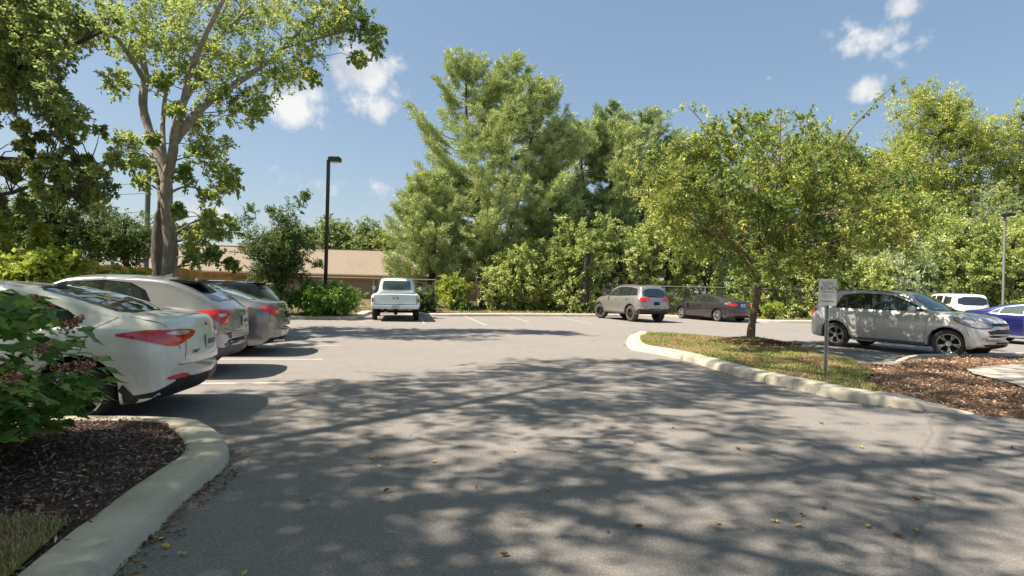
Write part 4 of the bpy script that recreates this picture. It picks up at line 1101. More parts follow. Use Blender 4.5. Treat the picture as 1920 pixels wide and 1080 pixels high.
c.seam([(1.02, .9, .25), (1.02, .9, 1.0)], SIDE, .012, both=True); c.seam([(.42, .9, .40), (.2, .9, .7), (.1, .9, .98)], SIDE, .012, both=True); c.seam([(2.3, .9, .3), (2.36, .9, .96)], SIDE, .012, both=True)
handles(c, (.25, 1.28), .90, MT['chrome']); mirror(c, 2.22, 1.0, DSED)
c.panel('reflector', [(-.9, .60, .46), (-.85, .76, .46), (-.85, .76, .42), (-.9, .60, .42)], (-.8, .5, 0), MT['red'], .01, True)

# ---------------------------------------------------------------- 9. two white vehicles far right
WHT = m_paint('plain_white_paint', (.78, .78, .77), 0, .3)
def far_suv(px, Y, lab, ang, H=1.0):
    p = P(px, 600, Y)
    S = suv_spec(top=[(-.97, .62), (-.965, .8), (-.95, 1.1), (-.90, 1.25), (-.80, 1.55), (-.70, 1.70), (-.6, 1.74), (0, 1.78), (.8, 1.79), (1.5, 1.77), (1.9, 1.68), (2.3, 1.40), (2.6, 1.2), (2.78, 1.14), (3.2, 1.08), (3.6, .98), (3.75, .74), (3.79, .58)], tum=.2, bF=.25)
    c = Car('parked_car', S, WHT, (p.x, p.y), ang, lab, 'car')
    c.wheels(MT['alloy'], 5)
    c.panel('side_window', side([(-.45, 1.25), (-.40, 1.58), (.28, 1.64), (.28, 1.2)]), SIDE, MT['glass'], .006, True)
    c.panel('side_window', side([(.45, 1.65), (1.1, 1.66), (1.1, 1.2), (.45, 1.2)]), SIDE, MT['glass'], .006, True)
    c.panel('side_window', side([(1.2, 1.66), (1.6, 1.62), (2.1, 1.36), (2.2, 1.2), (1.2, 1.2)]), SIDE, MT['glass'], .006, True)
    c.panel('rear_window', rpoly([(-.95, -.66, 1.2), (-.95, .66, 1.2), (-.78, .62, 1.62), (-.78, -.62, 1.62)], 1), (-1, 0, .2), MT['glass'], .006)
    c.panel('windscreen', rpoly([(2.60, -.72, 1.2), (2.60, .72, 1.2), (1.95, .6, 1.66), (1.95, -.6, 1.66)], 1), (.5, 0, .87), MT['glass'], .006)
    mirror(c, 2.1, 1.22, WHT)
    return c
far_suv(1806, 29.0, 'white van-like SUV whose roof shows above the blue sedan', hd(.22, .975))
far_suv(1985, 31.0, 'white vehicle whose pale roof shows behind the blue sedan at the right edge', hd(.4, -.9))

# ---------------------------------------------------------------- 10. old white pickup at the back
TRK = m_paint('aged_white_paint', (.60, .68, .72), 0, .42, coat=.4, dirt=.08)
ta = hd(-.187, .982)
tr0 = G(741, 603).xy + Vector((-.187, .982)) * 1.15
S = dict(R=.37, Ra=.44, wh=(0, 3.25), tum=.04, crown=.03, bR=.03, bF=.08, rbu=.2, fbu=2.6, cowl=3.2, well=.32,
    top=[(-1.10, .66), (-1.09, 1.10), (-1.06, 1.145), (0, 1.15), (1.35, 1.15), (3.2, 1.16), (4.0, 1.12), (4.1, 1.0), (4.14, .7)],
    bot=[(-1.10, .56), (-1.0, .50), (0, .46), (3.2, .46), (3.9, .48), (4.14, .56)],
    w=[(-1.10, .955), (-1.06, .985), (-.9, 1.0), (1.5, 1.0), (3.3, 1.0), (3.9, .97), (4.14, .9)],
    sh=[(-1.10, .62), (-1.08, 1.02), (-1.0, 1.08), (0, 1.09), (3.2, 1.09), (4.0, 1.02), (4.14, .66)],
    prof=[.90, .93, .97, 1.0, .985, 1.0, .985, .955])
c = Car('pickup_truck', S, TRK, (tr0.x, tr0.y), ta, 'old white pickup truck seen from behind, parked beside the round green shrub', 'pickup')
c.wheels(MT['chrome'], 5, None, .2, Rr=.2)
SC_ = dict(R=.37, wh=(0, 3.25), arch=False, tum=.13, crown=.035, bR=.10, bF=.14, rbu=2.0, fbu=2.4, cowl=3.0, well=.1,
    top=[(1.36, 1.18), (1.37, 1.28), (1.40, 1.5), (1.48, 1.72), (1.60, 1.80), (1.9, 1.84), (2.3, 1.83), (2.5, 1.76), (2.8, 1.4), (3.0, 1.2)],
    bot=[(1.36, 1.06), (3.0, 1.06)], w=[(1.36, .80), (1.42, .86), (1.6, .90), (2.6, .90), (3.0, .86)], sh=[(1.36, 1.14), (1.6, 1.17), (2.6, 1.17), (3.0, 1.15)])
cb = loft(SC_); bv = BVHTree.FromBMesh(cb); cab = from_bm('cab', cb, TRK, c.root, 38)
keep = c.bvh; c.bvh = bv
c.panel('rear_window', [(1.4, -.64, 1.31), (1.4, -.60, 1.28), (1.4, .60, 1.28), (1.4, .64, 1.31), (1.45, .60, 1.67), (1.45, .55, 1.70), (1.45, -.55, 1.70), (1.45, -.60, 1.67)], (-1, 0, .1), MT['glassteal'], .006, parent=cab)
c.panel('side_window', rpoly([(1.65, .9, 1.22), (1.68, .9, 1.66), (2.4, .9, 1.68), (2.75, .9, 1.3), (2.75, .9, 1.22)], 1), SIDE, MT['glass'], .006, True, parent=cab)
c.panel('windscreen', rpoly([(2.9, -.7, 1.28), (2.9, .7, 1.28), (2.5, .62, 1.72), (2.5, -.62, 1.72)], 1), (.8, 0, .6), MT['glass'], .006, parent=cab)
c.bvh = keep
# dark panel painted for the shade in the open bed well; tailgate
c.panel('bed_shade_panel', [(-.96, -.80, 1.15), (1.25, -.80, 1.15), (1.25, .80, 1.15), (-.96, .80, 1.15)], (0, 0, 1), MT['under'], .003)
tg = c.panel('tailgate', [(-1.1, -.84, 1.10), (-1.1, .84, 1.10), (-1.1, .84, .72), (-1.1, -.84, .72)], (-1, 0, 0), TRK, .012)
c.panel('tailgate_recess', rpoly([(-1.1, -.80, 1.00), (-1.1, .80, 1.00), (-1.1, .80, .76), (-1.1, -.80, .76)], 1), (-1, 0, 0), TRK, .018, parent=tg)
c.seam([(-1.1, -.85, 1.11), (-1.1, -.85, .70), (-1.1, .85, .70), (-1.1, .85, 1.11)], (-1, 0, 0), .022)
box_obj('tailgate_handle', (-1.125, 0, .965), (.03, .22, .05), MT['blk'], tg, .008); box_obj('handle_latch', (-1.145, 0, .965), (.02, .10, .035), MT['chrome'], tg, .004)
for y in (.92, -.92):
    box_obj('tail_light', (-1.10, y, .88), (.05, .06, .19), flat('dark_red_lens', (.12, .01, .02), .25, coat=.6), c.root, .015)
bm = bmesh.new(); add_box(bm, (-1.17, 0, .60), (.10, 1.9, .15)); bmesh.ops.bevel(bm, geom=bm.edges[:], offset=.03, segments=2, affect='EDGES'); bp = from_bm('bumper', bm, TRK, c.root, 40)
box_obj('licence_plate', (-1.225, 0, .60), (.01, .31, .14), flat('dull_plate', (.42, .43, .48), .5), c.root, .003)
rod('rear_axle', (0, -.75, .37), (0, .75, .37), .06, MT['under'], c.root); box_obj('differential', (0, 0, .37), (.3, .3, .28), MT['under'], c.root, .08)
for y in (.45, -.45): box_obj('frame_rail', (1.2, y, .50), (4.4, .08, .14), MT['under'], c.root)
rod('exhaust_pipe', (-1.1, .40, .38), (.2, .40, .42), .03, MT['chrome'], c.root)
mirror(c, 2.7, 1.35, MT['chrome'], .98, (.06, .16, .2))
# ------------------------------------------------------------------ vegetation
def unit(a): return a / np.maximum(np.linalg.norm(a, axis=1, keepdims=True), 1e-9)
def rdir(n, rng=RNG): return unit(rng.normal(size=(n, 3)))
def leaf_mesh(name, Pp, D, Nn, L, W, tint, mat, parent, fold=.18, kind='stuff'):
    n = len(Pp); D = unit(D); S = unit(np.cross(D, Nn)); Nn = np.cross(S, D)
    L = L[:, None]; W = W[:, None]
    mid = Pp + D * L * .48 + Nn * W * fold
    V = np.stack([Pp, mid + S * W * .5, Pp + D * L, mid - S * W * .5], 1).reshape(-1, 3)
    F = np.arange(4 * n).reshape(-1, 4)
    me = np_mesh(name, V, F, 4)
    at = me.attributes.new('tint', 'FLOAT', 'FACE'); at.data.foreach_set('value', tint.astype(np.float32))
    o = link(name, me, mat, parent)
    if kind: o['kind'] = kind
    return o
def prisms(A, B, r, name, mat, parent):
    n = len(A); D = unit(B - A); up = np.tile([[.3, .1, .95]], (n, 1)); S = unit(np.cross(D, up)); T = np.cross(S, D)
    V = []
    for k in range(3):
        an = 2 * PI * k / 3; o = (S * math.cos(an) + T * math.sin(an))
        V.append(A + o * r[:, None]); V.append(B + o * r[:, None] * .35)
    V = np.stack(V, 1).reshape(-1, 3)
    F = np.concatenate([np.arange(n)[:, None] * 6 + np.array([[0, 2, 3, 1]]), np.arange(n)[:, None] * 6 + np.array([[2, 4, 5, 3]]), np.arange(n)[:, None] * 6 + np.array([[4, 0, 1, 5]])])
    o = link(name, np_mesh(name, V, F, 4), mat, parent); return o
def foliage(root, C, R, ntw, mlv, L, W, mat, tmat, rng, droop=.2, upb=.25, tintvar=.35, part='crown', flat_=1.0, asp=.5, tw_r=.006, cone=1.0):
    """C (k,3) clump centres, R (k,) radii -> leafy twigs round each centre"""
    k = len(C); T = k * ntw
    ci = np.repeat(np.arange(k), ntw)
    d = rdir(T, rng); d[:, 2] += upb; d[:, 2] *= flat_; d = unit(d)
    st = C[ci] + d * R[ci, None] * .12
    ln = R[ci] * rng.uniform(.45, 1.15, T)
    en = st + d * ln[:, None]; en[:, 2] -= droop * ln
    Li = np.repeat(np.arange(T), mlv); n = len(Li)
    t = rng.uniform(.22, 1.04, n) ** .8
    p = st[Li] + (en - st)[Li] * t[:, None]; p[:, 2] += droop * ln[Li] * (t - t * t) * .8
    p += rng.normal(size=(n, 3)) * (.10 * R[ci[Li]])[:, None] * .6
    dd = d[Li] * .6 + rng.normal(size=(n, 3)) * .6; dd[:, 2] -= .25
    nn = rng.normal(size=(n, 3)) * .55; nn[:, 2] += 1
    tint = np.clip(.5 + rng.normal(size=n) * .16 + (rng.normal(size=k) * tintvar * .5)[ci[Li]], 0, 1)
    Ls = L * rng.uniform(.65, 1.2, n); 
    leaf_mesh(part, p, dd, nn, Ls, Ls * asp * W, tint, mat, root)
    return st, en
def curve_pts(a, b, sag=.1, n=5, rng=None, j=.06):
    a, b = Vector(a), Vector(b); L = (b - a).length; out = []
    for i in range(n + 1):
        t = i / n; p = a.lerp(b, t); p.z += sag * L * math.sin(PI * t)
        if 0 < i < n and rng is not None: p += Vector(rng.normal(size=3)) * j * L * .3
        out.append(p)
    return out
def attach(T, limbs, C, rng, r0=.035, frac=1.0):
    """thin branches from the nearest limb point below each clump to its centre"""
    pts = []
    for pl, rd in limbs:
        for i in range(len(pl) - 1):
            for t in (0, .25, .5, .75): pts.append((tuple(Vector(pl[i]).lerp(Vector(pl[i + 1]), t)), rd[i]))
    PA = np.array([p[0] for p in pts]); RA = np.array([p[1] for p in pts])
    for c in C:
        if rng.random() > frac: continue
        dv = c - PA; dist = np.linalg.norm(dv, axis=1); cost = dist + np.maximum(0, -(dv[:, 2]) + .1) * 2.5
        i = int(np.argmin(cost)); r = min(RA[i] * .6, r0)
        T.add(curve_pts(PA[i], c, .07, 5, rng), [r * (1 - .14 * q) for q in range(6)], 5)
def make_tree(name, label, cat, base, limbs, C, R, leafmat, bark, ntw=10, mlv=26, L=.1, W=1.0, seed=1, group=None, twigs=True, tw_n=7, att=1.0, r0=.04, **kw):
    rng = np.random.default_rng(seed)
    root = empty(name, base); tag(root, label, cat, group)
    off = Vector(base)
    Cl = C - np.array(base)
    ll = [([Vector(p) - off for p in pl], rd) for pl, rd in limbs]
    T = Tubes()
    for pl, rd in ll:
        # resample smoothly
        sp = []; sr = []
        for i in range(len(pl) - 1):
            p0 = pl[max(i - 1, 0)]; p1 = pl[i]; p2 = pl[i + 1]; p3 = pl[min(i + 2, len(pl) - 1)]
            for k in range(4):
                t = k / 4
                sp.append(.5 * ((2 * p1) + (p2 - p0) * t + (2 * p0 - 5 * p1 + 4 * p2 - p3) * t * t + (3 * p1 - p0 - 3 * p2 + p3) * t ** 3)); sr.append(rd[i] + (rd[i + 1] - rd[i]) * t)
        sp.append(pl[-1]); sr.append(rd[-1])
        sr = [r * (1 + .06 * math.sin(i * 2.1)) for i, r in enumerate(sr)]
        T.add(sp, sr, 10 if rd[0] > .08 else 6)
    link('trunk', T.mesh('trunk'), bark, root, 180)
    B = Tubes(); attach(B, ll, Cl, rng, r0, att)
    if B.V: link('branch', B.mesh('branch'), bark, root, 180)['kind'] = 'stuff'
    st, en = foliage(root, Cl, R, ntw, mlv, L, W, leafmat, bark, rng, **kw)
    if twigs: prisms(st, en, np.full(len(st), .007 * max(1, L / .1)), 'twig', bark, root)['kind'] = 'stuff'
    return root
def px_clumps(lst, Y, dj, rng, dup=1, rs=1.0):
    C, R = [], []
    for (x, y, r) in lst:
        for _ in range(dup):
            yy = Y + rng.uniform(-dj, dj)
            p = P(x + rng.normal() * r * .25, y + rng.normal() * r * .25, yy)
            C.append(tuple(p)); R.append(r / FPX * Y * rs)
    return np.array(C), np.array(R)
def ell_clumps(c, rad, n, rr, rng, shell=.45, bottom=-1.0):
    C = []
    while len(C) < n:
        d = rng.normal(size=3); d /= np.linalg.norm(d)
        if d[2] < bottom: continue
        q = shell + (1 - shell) * rng.random() ** .6
        # uneven outline: lobes
        lob = 1 + .16 * math.sin(3.1 * d[0] + 4.3 * d[2] + c[0]) + .10 * math.sin(7 * d[1] + 5 * d[2] + c[1])
        C.append(np.array(c) + d * np.array(rad) * q * lob)
    return np.array(C), rr * rng.uniform(.7, 1.3, n)

G1 = m_leaf('maple_leaf', [(.15, (0.087, 0.163, 0.050)), (.45, (0.209, 0.324, 0.091)), (.7, (0.453, 0.531, 0.143)), (.95, (0.651, 0.658, 0.286))], 0.55, .5)
G2 = m_leaf('shade_leaf', [(.15, (0.090, 0.161, 0.078)), (.5, (0.226, 0.321, 0.128)), (.85, (0.547, 0.562, 0.227)), (1, (0.558, 0.562, 0.389))], 0.6, .5)
G3 = m_leaf('cherry_leaf', [(.1, (0.070, 0.145, 0.042)), (.45, (0.183, 0.289, 0.068)), (.7, (0.479, 0.506, 0.124)), (.95, (0.666, 0.670, 0.248))], 0.35, .5, .3)
G4 = m_leaf('vine_leaf', [(.1, (0.088, 0.169, 0.052)), (.4, (0.280, 0.385, 0.110)), (.7, (0.613, 0.649, 0.221)), (.95, (0.647, 0.706, 0.443))], 0.3, .45)
G5 = m_leaf('yellow_green_leaf', [(.1, (0.116, 0.188, 0.034)), (.5, (0.364, 0.462, 0.070)), (.9, (0.662, 0.684, 0.140))], .4, .4)
G6 = m_leaf('dark_tree_leaf', [(.1, (0.027, 0.065, 0.025)), (.55, (0.068, 0.138, 0.046)), (.9, (0.190, 0.276, 0.084))], .25, .65, .2)
G7 = m_leaf('nandina_leaf', [(.1, (0.036, 0.104, 0.021)), (.5, (0.109, 0.273, 0.038)), (.85, (0.274, 0.449, 0.072)), (1, (0.638, 0.513, 0.124))], .35, .35)
G8 = m_leaf('pine_needle', [(.1, (0.152, 0.245, 0.102)), (.45, (0.437, 0.524, 0.201)), (.8, (0.677, 0.720, 0.362)), (1, (0.677, 0.720, 0.522))], 0.16, .5)
G8b = m_leaf('blue_pine_needle', [(.1, (0.137, 0.221, 0.132)), (.45, (0.344, 0.441, 0.223)), (.8, (0.620, 0.713, 0.409)), (1, (0.620, 0.713, 0.559))], 0.16, .5)
G9 = m_leaf('olive_tree_leaf', [(.1, (0.109, 0.172, 0.044)), (.45, (0.329, 0.389, 0.089)), (.75, (0.590, 0.625, 0.179)), (1, (0.590, 0.653, 0.268))], 0.4, .45, tintscale=.35)
G10 = m_leaf('far_tree_leaf', [(.1, (0.101, 0.170, 0.070)), (.5, (0.242, 0.319, 0.121)), (.9, (0.444, 0.511, 0.221))], 0.25, .6)
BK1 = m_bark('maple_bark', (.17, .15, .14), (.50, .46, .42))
BK4 = m_bark('shaded_maple_bark', (.08, .07, .065), (.26, .24, .22))  # darker maple bark: the second stem's shade is put into the colour
BK2 = m_bark('dark_bark', (.025, .02, .018), (.09, .07, .06))
BK3 = m_bark('cherry_bark', (.10, .065, .045), (.30, .22, .16), (4, 4, 14))

def Pl(lst, Y): return [P(x, y, Y + (d if d else 0)) for x, y, d in lst]
# ---- big double-trunked maple
rg = np.random.default_rng(3)
YM = 17.0
base = P(310, 560, YM); base.z = .12
limbs = [
 ([Vector((base.x + .1, YM, .1))] + Pl([(317, 520, 0), (320, 460, 0), (314, 400, 0), (312, 355, 0), (315, 320, 0)], YM), [.27, .22, .20, .18, .17, .155]),
 (Pl([(313, 340, 0), (298, 290, .1), (280, 245, .3), (268, 195, .4), (272, 140, .6), (264, 80, .8), (270, 20, 1.0), (262, -60, 1.2)], YM), [.17, .14, .125, .12, .11, .09, .08, .05]),
 (Pl([(270, 150, .5), (240, 100, .2), (212, 62, 0), (190, 30, -.2), (170, -20, -.5)], YM), [.08, .07, .06, .05, .04]),
 (Pl([(315, 330, 0), (325, 280, -.3), (328, 240, -.5), (345, 190, -.8), (355, 140, -1), (372, 95, -1.2), (395, 45, -1.4), (418, 0, -1.6), (440, -50, -1.8)], YM), [.16, .13, .115, .10, .09, .08, .07, .06, .04]),
 (Pl([(326, 265, -.2), (350, 235, -.2), (375, 205, 0), (405, 180, .3), (440, 158, .7), (480, 132, 1.1), (520, 100, 1.5), (560, 60, 1.9), (600, 20, 2.2), (625, -10, 2.4)], YM), [.14, .13, .12, .11, .10, .085, .075, .06, .05, .04]),
 (Pl([(530, 90, 1.6), (570, 78, 1.7), (620, 66, 1.8), (665, 55, 1.9), (700, 62, 2.0)], YM), [.05, .045, .04, .03, .02]),
 (Pl([(312, 330, 0), (305, 250, .8), (310, 180, 1.2), (320, 120, 1.4), (340, 40, 1.6)], YM), [.09, .075, .06, .05, .03]),
 (Pl([(340, 200, -.6), (370, 150, -.2), (380, 110, 0), (420, 60, .2), (470, 10, .4)], YM), [.07, .06, .05, .04, .03]),
 (Pl([(322, 440, 0), (340, 430, -.3), (365, 415, -.6), (400, 405, -.8)], YM), [.04, .03, .025, .02]),
 (Pl([(322, 360, 0), (350, 350, .3), (390, 360, .6), (420, 385, .8)], YM), [.04, .03, .025, .015]),
]
cl = [(300,20,55),(370,10,55),(440,15,55),(520,5,50),(590,-5,50),(650,8,45),(690,45,34),(700,88,22),(672,108,16),(640,50,35),(600,60,35),(570,95,40),(530,50,50),(470,60,55),(400,70,55),(340,80,45),
      (300,90,35),(205,30,40),(250,50,35),(235,95,35),(215,150,25),(556,138,30),(520,145,36),(480,180,28),(450,135,40),(405,150,40),(360,140,32),(425,195,32),(475,208,18),(236,262,30),(255,305,24),(285,262,14),
      (372,238,30),(400,275,32),(380,305,32),(420,325,28),(440,348,18),(350,320,22),(400,365,20),(348,430,20),(372,448,26),(402,432,26),(430,424,22),(360,480,18),(402,478,20),(432,496,12),(500,100,40),(620,20,40),
      (300,150,22),(330,210,18),(420,110,40),(350,30,50),(250,-30,60),(350,-50,60),(450,-50,60),(550,-50,50),(650,-40,40), (395,410,22), (335,395,12), (710,60,20), (585,140,16)]
C, R = px_clumps(cl, YM, 1.7, rg, 3, .95)
for i in range(len(C)):     # the right-hand bough's clumps hang at the bough's own depth
    if (C[i][0] / C[i][1]) > (500 - 960) / FPX: C[i] = C[i] * ((YM + 1.6 + rg.uniform(-.8, .8)) / C[i][1]) + np.array([0, 0, CAMH * (1 - (YM + 1.6) / C[i][1])])
make_tree('maple_tree', 'tall maple with a forked grey double trunk rising behind the parked cars on the left', 'tree', tuple(base), limbs, C, R, G1, BK1, 13, 24, .105, 1.25, 31, att=.5, r0=.022)
# second stem, a tree of its own growing against it
b2 = P(299, 560, YM + .5); b2.z = .12
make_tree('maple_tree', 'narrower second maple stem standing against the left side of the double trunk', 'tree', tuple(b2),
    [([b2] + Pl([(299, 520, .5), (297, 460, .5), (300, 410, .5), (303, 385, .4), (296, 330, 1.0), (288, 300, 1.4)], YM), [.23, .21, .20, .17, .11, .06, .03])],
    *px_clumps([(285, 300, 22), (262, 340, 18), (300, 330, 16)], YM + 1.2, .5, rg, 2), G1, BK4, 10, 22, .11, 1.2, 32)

# ---- shade tree at the left edge
rg = np.random.default_rng(8)
YL = 14.0
lst = []
for _ in range(250):
    x = rg.uniform(-170, 215); y = rg.uniform(-80, 215)
    if x > 150 + 60 * math.sin(y / 30.): continue
    lst.append((x, y, rg.uniform(22, 40)))
for _ in range(130):
    x = rg.uniform(-150, 225); y = rg.uniform(225, 425)
    lst.append((x, y, rg.uniform(10, 20)))
C, R = px_clumps(lst, YL, 2.2, rg, 1, .9)
bx_ = P(-300, 500, YL); b3 = (bx_.x, YL, .12)
limbs = [([Vector(b3)] + Pl([(-290, 400, 0), (-270, 300, 0), (-240, 180, 0), (-200, 60, 0), (-150, -80, 0)], YL), [.42, .38, .34, .28, .2, .12]),
         (Pl([(-262, 270, 0), (-150, 200, -.5), (-60, 170, -.8), (0, 150, -1), (60, 120, -1.2), (130, 88, -1.3), (190, 60, -1.3)], YL), [.16, .13, .10, .085, .07, .05, .03]),
         (Pl([(-270, 330, 0), (-150, 290, .5), (-60, 290, .8), (20, 298, 1), (110, 300, 1.1), (190, 322, 1.2)], YL), [.13, .10, .075, .055, .04, .02]),
         (Pl([(-272, 350, 0), (-120, 350, -.5), (0, 365, -.8), (80, 345, -1), (160, 380, -1)], YL), [.10, .08, .05, .035, .02]),
         (Pl([(-280, 380, 0), (-100, 420, .6), (20, 430, .9), (90, 418, 1), (150, 425, 1)], YL), [.10, .08, .06, .045, .02]),
         (Pl([(-230, 150, 0), (-100, 60, .6), (40, 20, 1), (160, -10, 1.3)], YL), [.14, .10, .07, .03])]
make_tree('shade_tree', 'large spreading tree filling the upper left corner above the white sedan', 'tree', b3, limbs, C, R, G2, BK2, 13, 24, .105, 1.2, 33, droop=.35, att=.5, r0=.018)

# ---- dark evergreens and dense trees in the left middle distance
def auto_tree(name, label, cat, px, py, Y, wpx, hpx_top, hpx_bot, mat, n=60, rr=.9, L=.16, mlv=20, ntw=8, seed=1, bark=BK2, trunk=.18, depth=None, shell=.4, bottom=-1, z0=.12, stems=1, group=None, **kw):
    """crown box given by its picture width and the heights of its top and bottom at distance Y"""
    rng = np.random.default_rng(seed)
    top = P(px, hpx_top, Y); bot = P(px, hpx_bot, Y)
    cz = (top.z + bot.z) / 2; rz = (top.z - bot.z) / 2; rx = wpx / FPX * Y / 2; dp = depth or rx * .8
    C, R = ell_clumps((top.x, Y, cz), (max(.1, rx - rr * .5), max(.1, dp - rr * .4), max(.1, rz - rr * .4)), n, rr, rng, shell, bottom)
    C[:, 2] = np.maximum(C[:, 2], z0 + R * .55)
    b = (P(px, hpx_bot, Y).x, Y, z0)
    bv = Vector(b); limbs = [([bv, bv.lerp(Vector((top.x, Y, cz)), .5) + Vector((.1, 0, 0)), Vector((top.x, Y, cz)), Vector((top.x, Y, top.z - rz * .3))], [trunk, trunk * .8, trunk * .6, trunk * .2])]
    for k in range(5):
        a = rng.uniform(0, 2 * PI); s = Vector((top.x, Y, bot.z + rz * rng.uniform(.1, .9))); e_ = Vector((top.x + rx * .75 * math.cos(a), Y + dp * .75 * math.sin(a), min(top.z, s.z + rz * rng.uniform(.3, .9))))
        limbs.append((curve_pts(s, e_, .05, 4, rng), [trunk * .45, trunk * .35, trunk * .28, trunk * .2, trunk * .1]))
    return make_tree(name, label, cat, b, limbs, C, R, mat, bark, ntw, mlv, L, kw.pop('W', 1.0), seed, group, twigs=kw.pop('twigs', False), att=kw.pop('att', .35), **kw)
auto_tree('evergreen_tree', 'dense dark tree between the utility pole and the left trunk, above the wooden fence', 'tree', 235, 0, 27, 150, 392, 500, G6, 60, .8, .15, 20, 9, 41)
auto_tree('evergreen_tree', 'dark leafy tree at the left rising behind the golden conifers', 'tree', 120, 0, 25, 190, 375, 500, G6, 70, .9, .15, 20, 9, 42)
auto_tree('evergreen_tree', 'dark leafy tree at the far left edge behind the yellow hedge', 'tree', -30, 0, 25, 190, 350, 500, G6, 60, .9, .15, 20, 9, 43)
auto_tree('dark_tree', 'slender dark green tree with feathery side shoots left of the lamp post', 'tree', 520, 0, 24.5, 132, 405, 560, G6, 90, .62, .11, 20, 10, 44, depth=1.5, twigs=True, att=.8, upb=.6)
rng_ = np.random.default_rng(77)
# spiky leaders of that tree are its own top
Cq, Rq = px_clumps([(548, 400, 22), (562, 385, 14), (572, 374, 10), (468, 405, 14), (462, 420, 18), (520, 415, 20), (505, 398, 10), (585, 470, 14), (595, 500, 12), (580, 440, 14)], 24.5, .6, rng_, 2)
tr_ = [o for o in bpy.data.objects if o.name.startswith('dark_tree')][0]
foliage(tr_, Cq - np.array(tr_.location), Rq, 9, 18, .11, 1.0, G6, BK2, rng_, droop=-.2, upb=.9, part='crown')
prev_ = None
auto_tree('dark_shrub', 'low dark shrub under the slender dark tree, behind the grey sedan', 'shrub', 490, 0, 23.0, 90, 540, 590, G6, 26, .5, .11, 18, 8, 45)

# golden conifers
def conifer(px, Y, wpx, top, label, seed):
    rng = np.random.default_rng(seed)
    t = P(px, top, Y); b = (t.x, Y, .12); h = t.z - .12; rx = wpx / FPX * Y / 2
    zz = rng.random(70) ** .8; an = rng.uniform(0, 2 * PI, 70); rr = rx * (1 - zz) ** .7 * rng.uniform(.5, 1, 70)
    C = np.stack([b[0] + rr * np.cos(an), Y + rr * np.sin(an), .12 + h * (.05 + .9 * zz)], 1); R = np.full(70, .28)
    make_tree('conifer', label, 'tree', b, [([Vector(b), Vector((b[0], Y, h * .9))], [.06, .02])], C, R, G5, BK2, 8, 18, .09, .6, seed, twigs=False, att=0, upb=1.2, droop=-.2)
conifer(76, 14.5, 62, 428, 'small golden-green conifer poking up above the yellow hedge', 51)
conifer(6, 14.0, 60, 408, 'golden-green conifer at the left edge above the yellow hedge', 52)
# yellow-green hedge shrubs behind the cars
for i, (px, Y, w, top, lab) in enumerate([(-20, 12.5, 190, 478, 'yellow-green maple-leaved shrub at the left edge behind the white sedan'),
      (95, 13.0, 130, 463, 'tallest yellow-green shrub of the hedge, under the small conifer'),
      (205, 14.5, 90, 513, 'yellow-green shrub left of the fence end, over the roof of the silver crossover'),
      (262, 15.0, 60, 516, 'small yellow-green shrub at the foot of the forked trunk')]):
    auto_tree('hedge_shrub', lab, 'shrub', px, 0, Y, w, top, 590, G5, 60, .42, .13, 16, 8, 60 + i, W=1.5, att=.1, trunk=.04, shell=.3)

# ---- round shrub beside the lamp post
auto_tree('round_shrub', 'round bright green shrub on the kerbed corner under the lamp post', 'shrub', 606, 0, 24.7, 138, 528, 603, G7, 130, .36, .10, 22, 10, 70, shell=.62, depth=1.45, trunk=.05, W=.8)
auto_tree('dark_shrub', 'dark green shrub just right of the old pickup', 'shrub', 795, 0, 29.5, 56, 540, 592, G6, 30, .4, .12, 20, 9, 71, W=1.2)
auto_tree('dark_shrub', 'low dark green clump near the chain-link gate posts', 'shrub', 868, 0, 33, 50, 564, 592, G6, 18, .38, .12, 18, 9, 72)
auto_tree('yellow_shrub', 'bright yellow-green bush under the left side of the big pine', 'shrub', 850, 0, 33.5, 70, 508, 588, G5, 46, .45, .13, 20, 9, 73)
auto_tree('yellow_shrub', 'pale yellow-green bush between the gate and the pine trunk', 'shrub', 935, 0, 34.0, 74, 500, 592, G4, 46, .5, .15, 20, 9, 74)
auto_tree('yellow_shrub', 'tiny yellow-green bush at the back kerb behind the island tree', 'shrub', 1445, 0, 31.0, 34, 566, 600, G5, 16, .3, .10, 18, 8, 75)

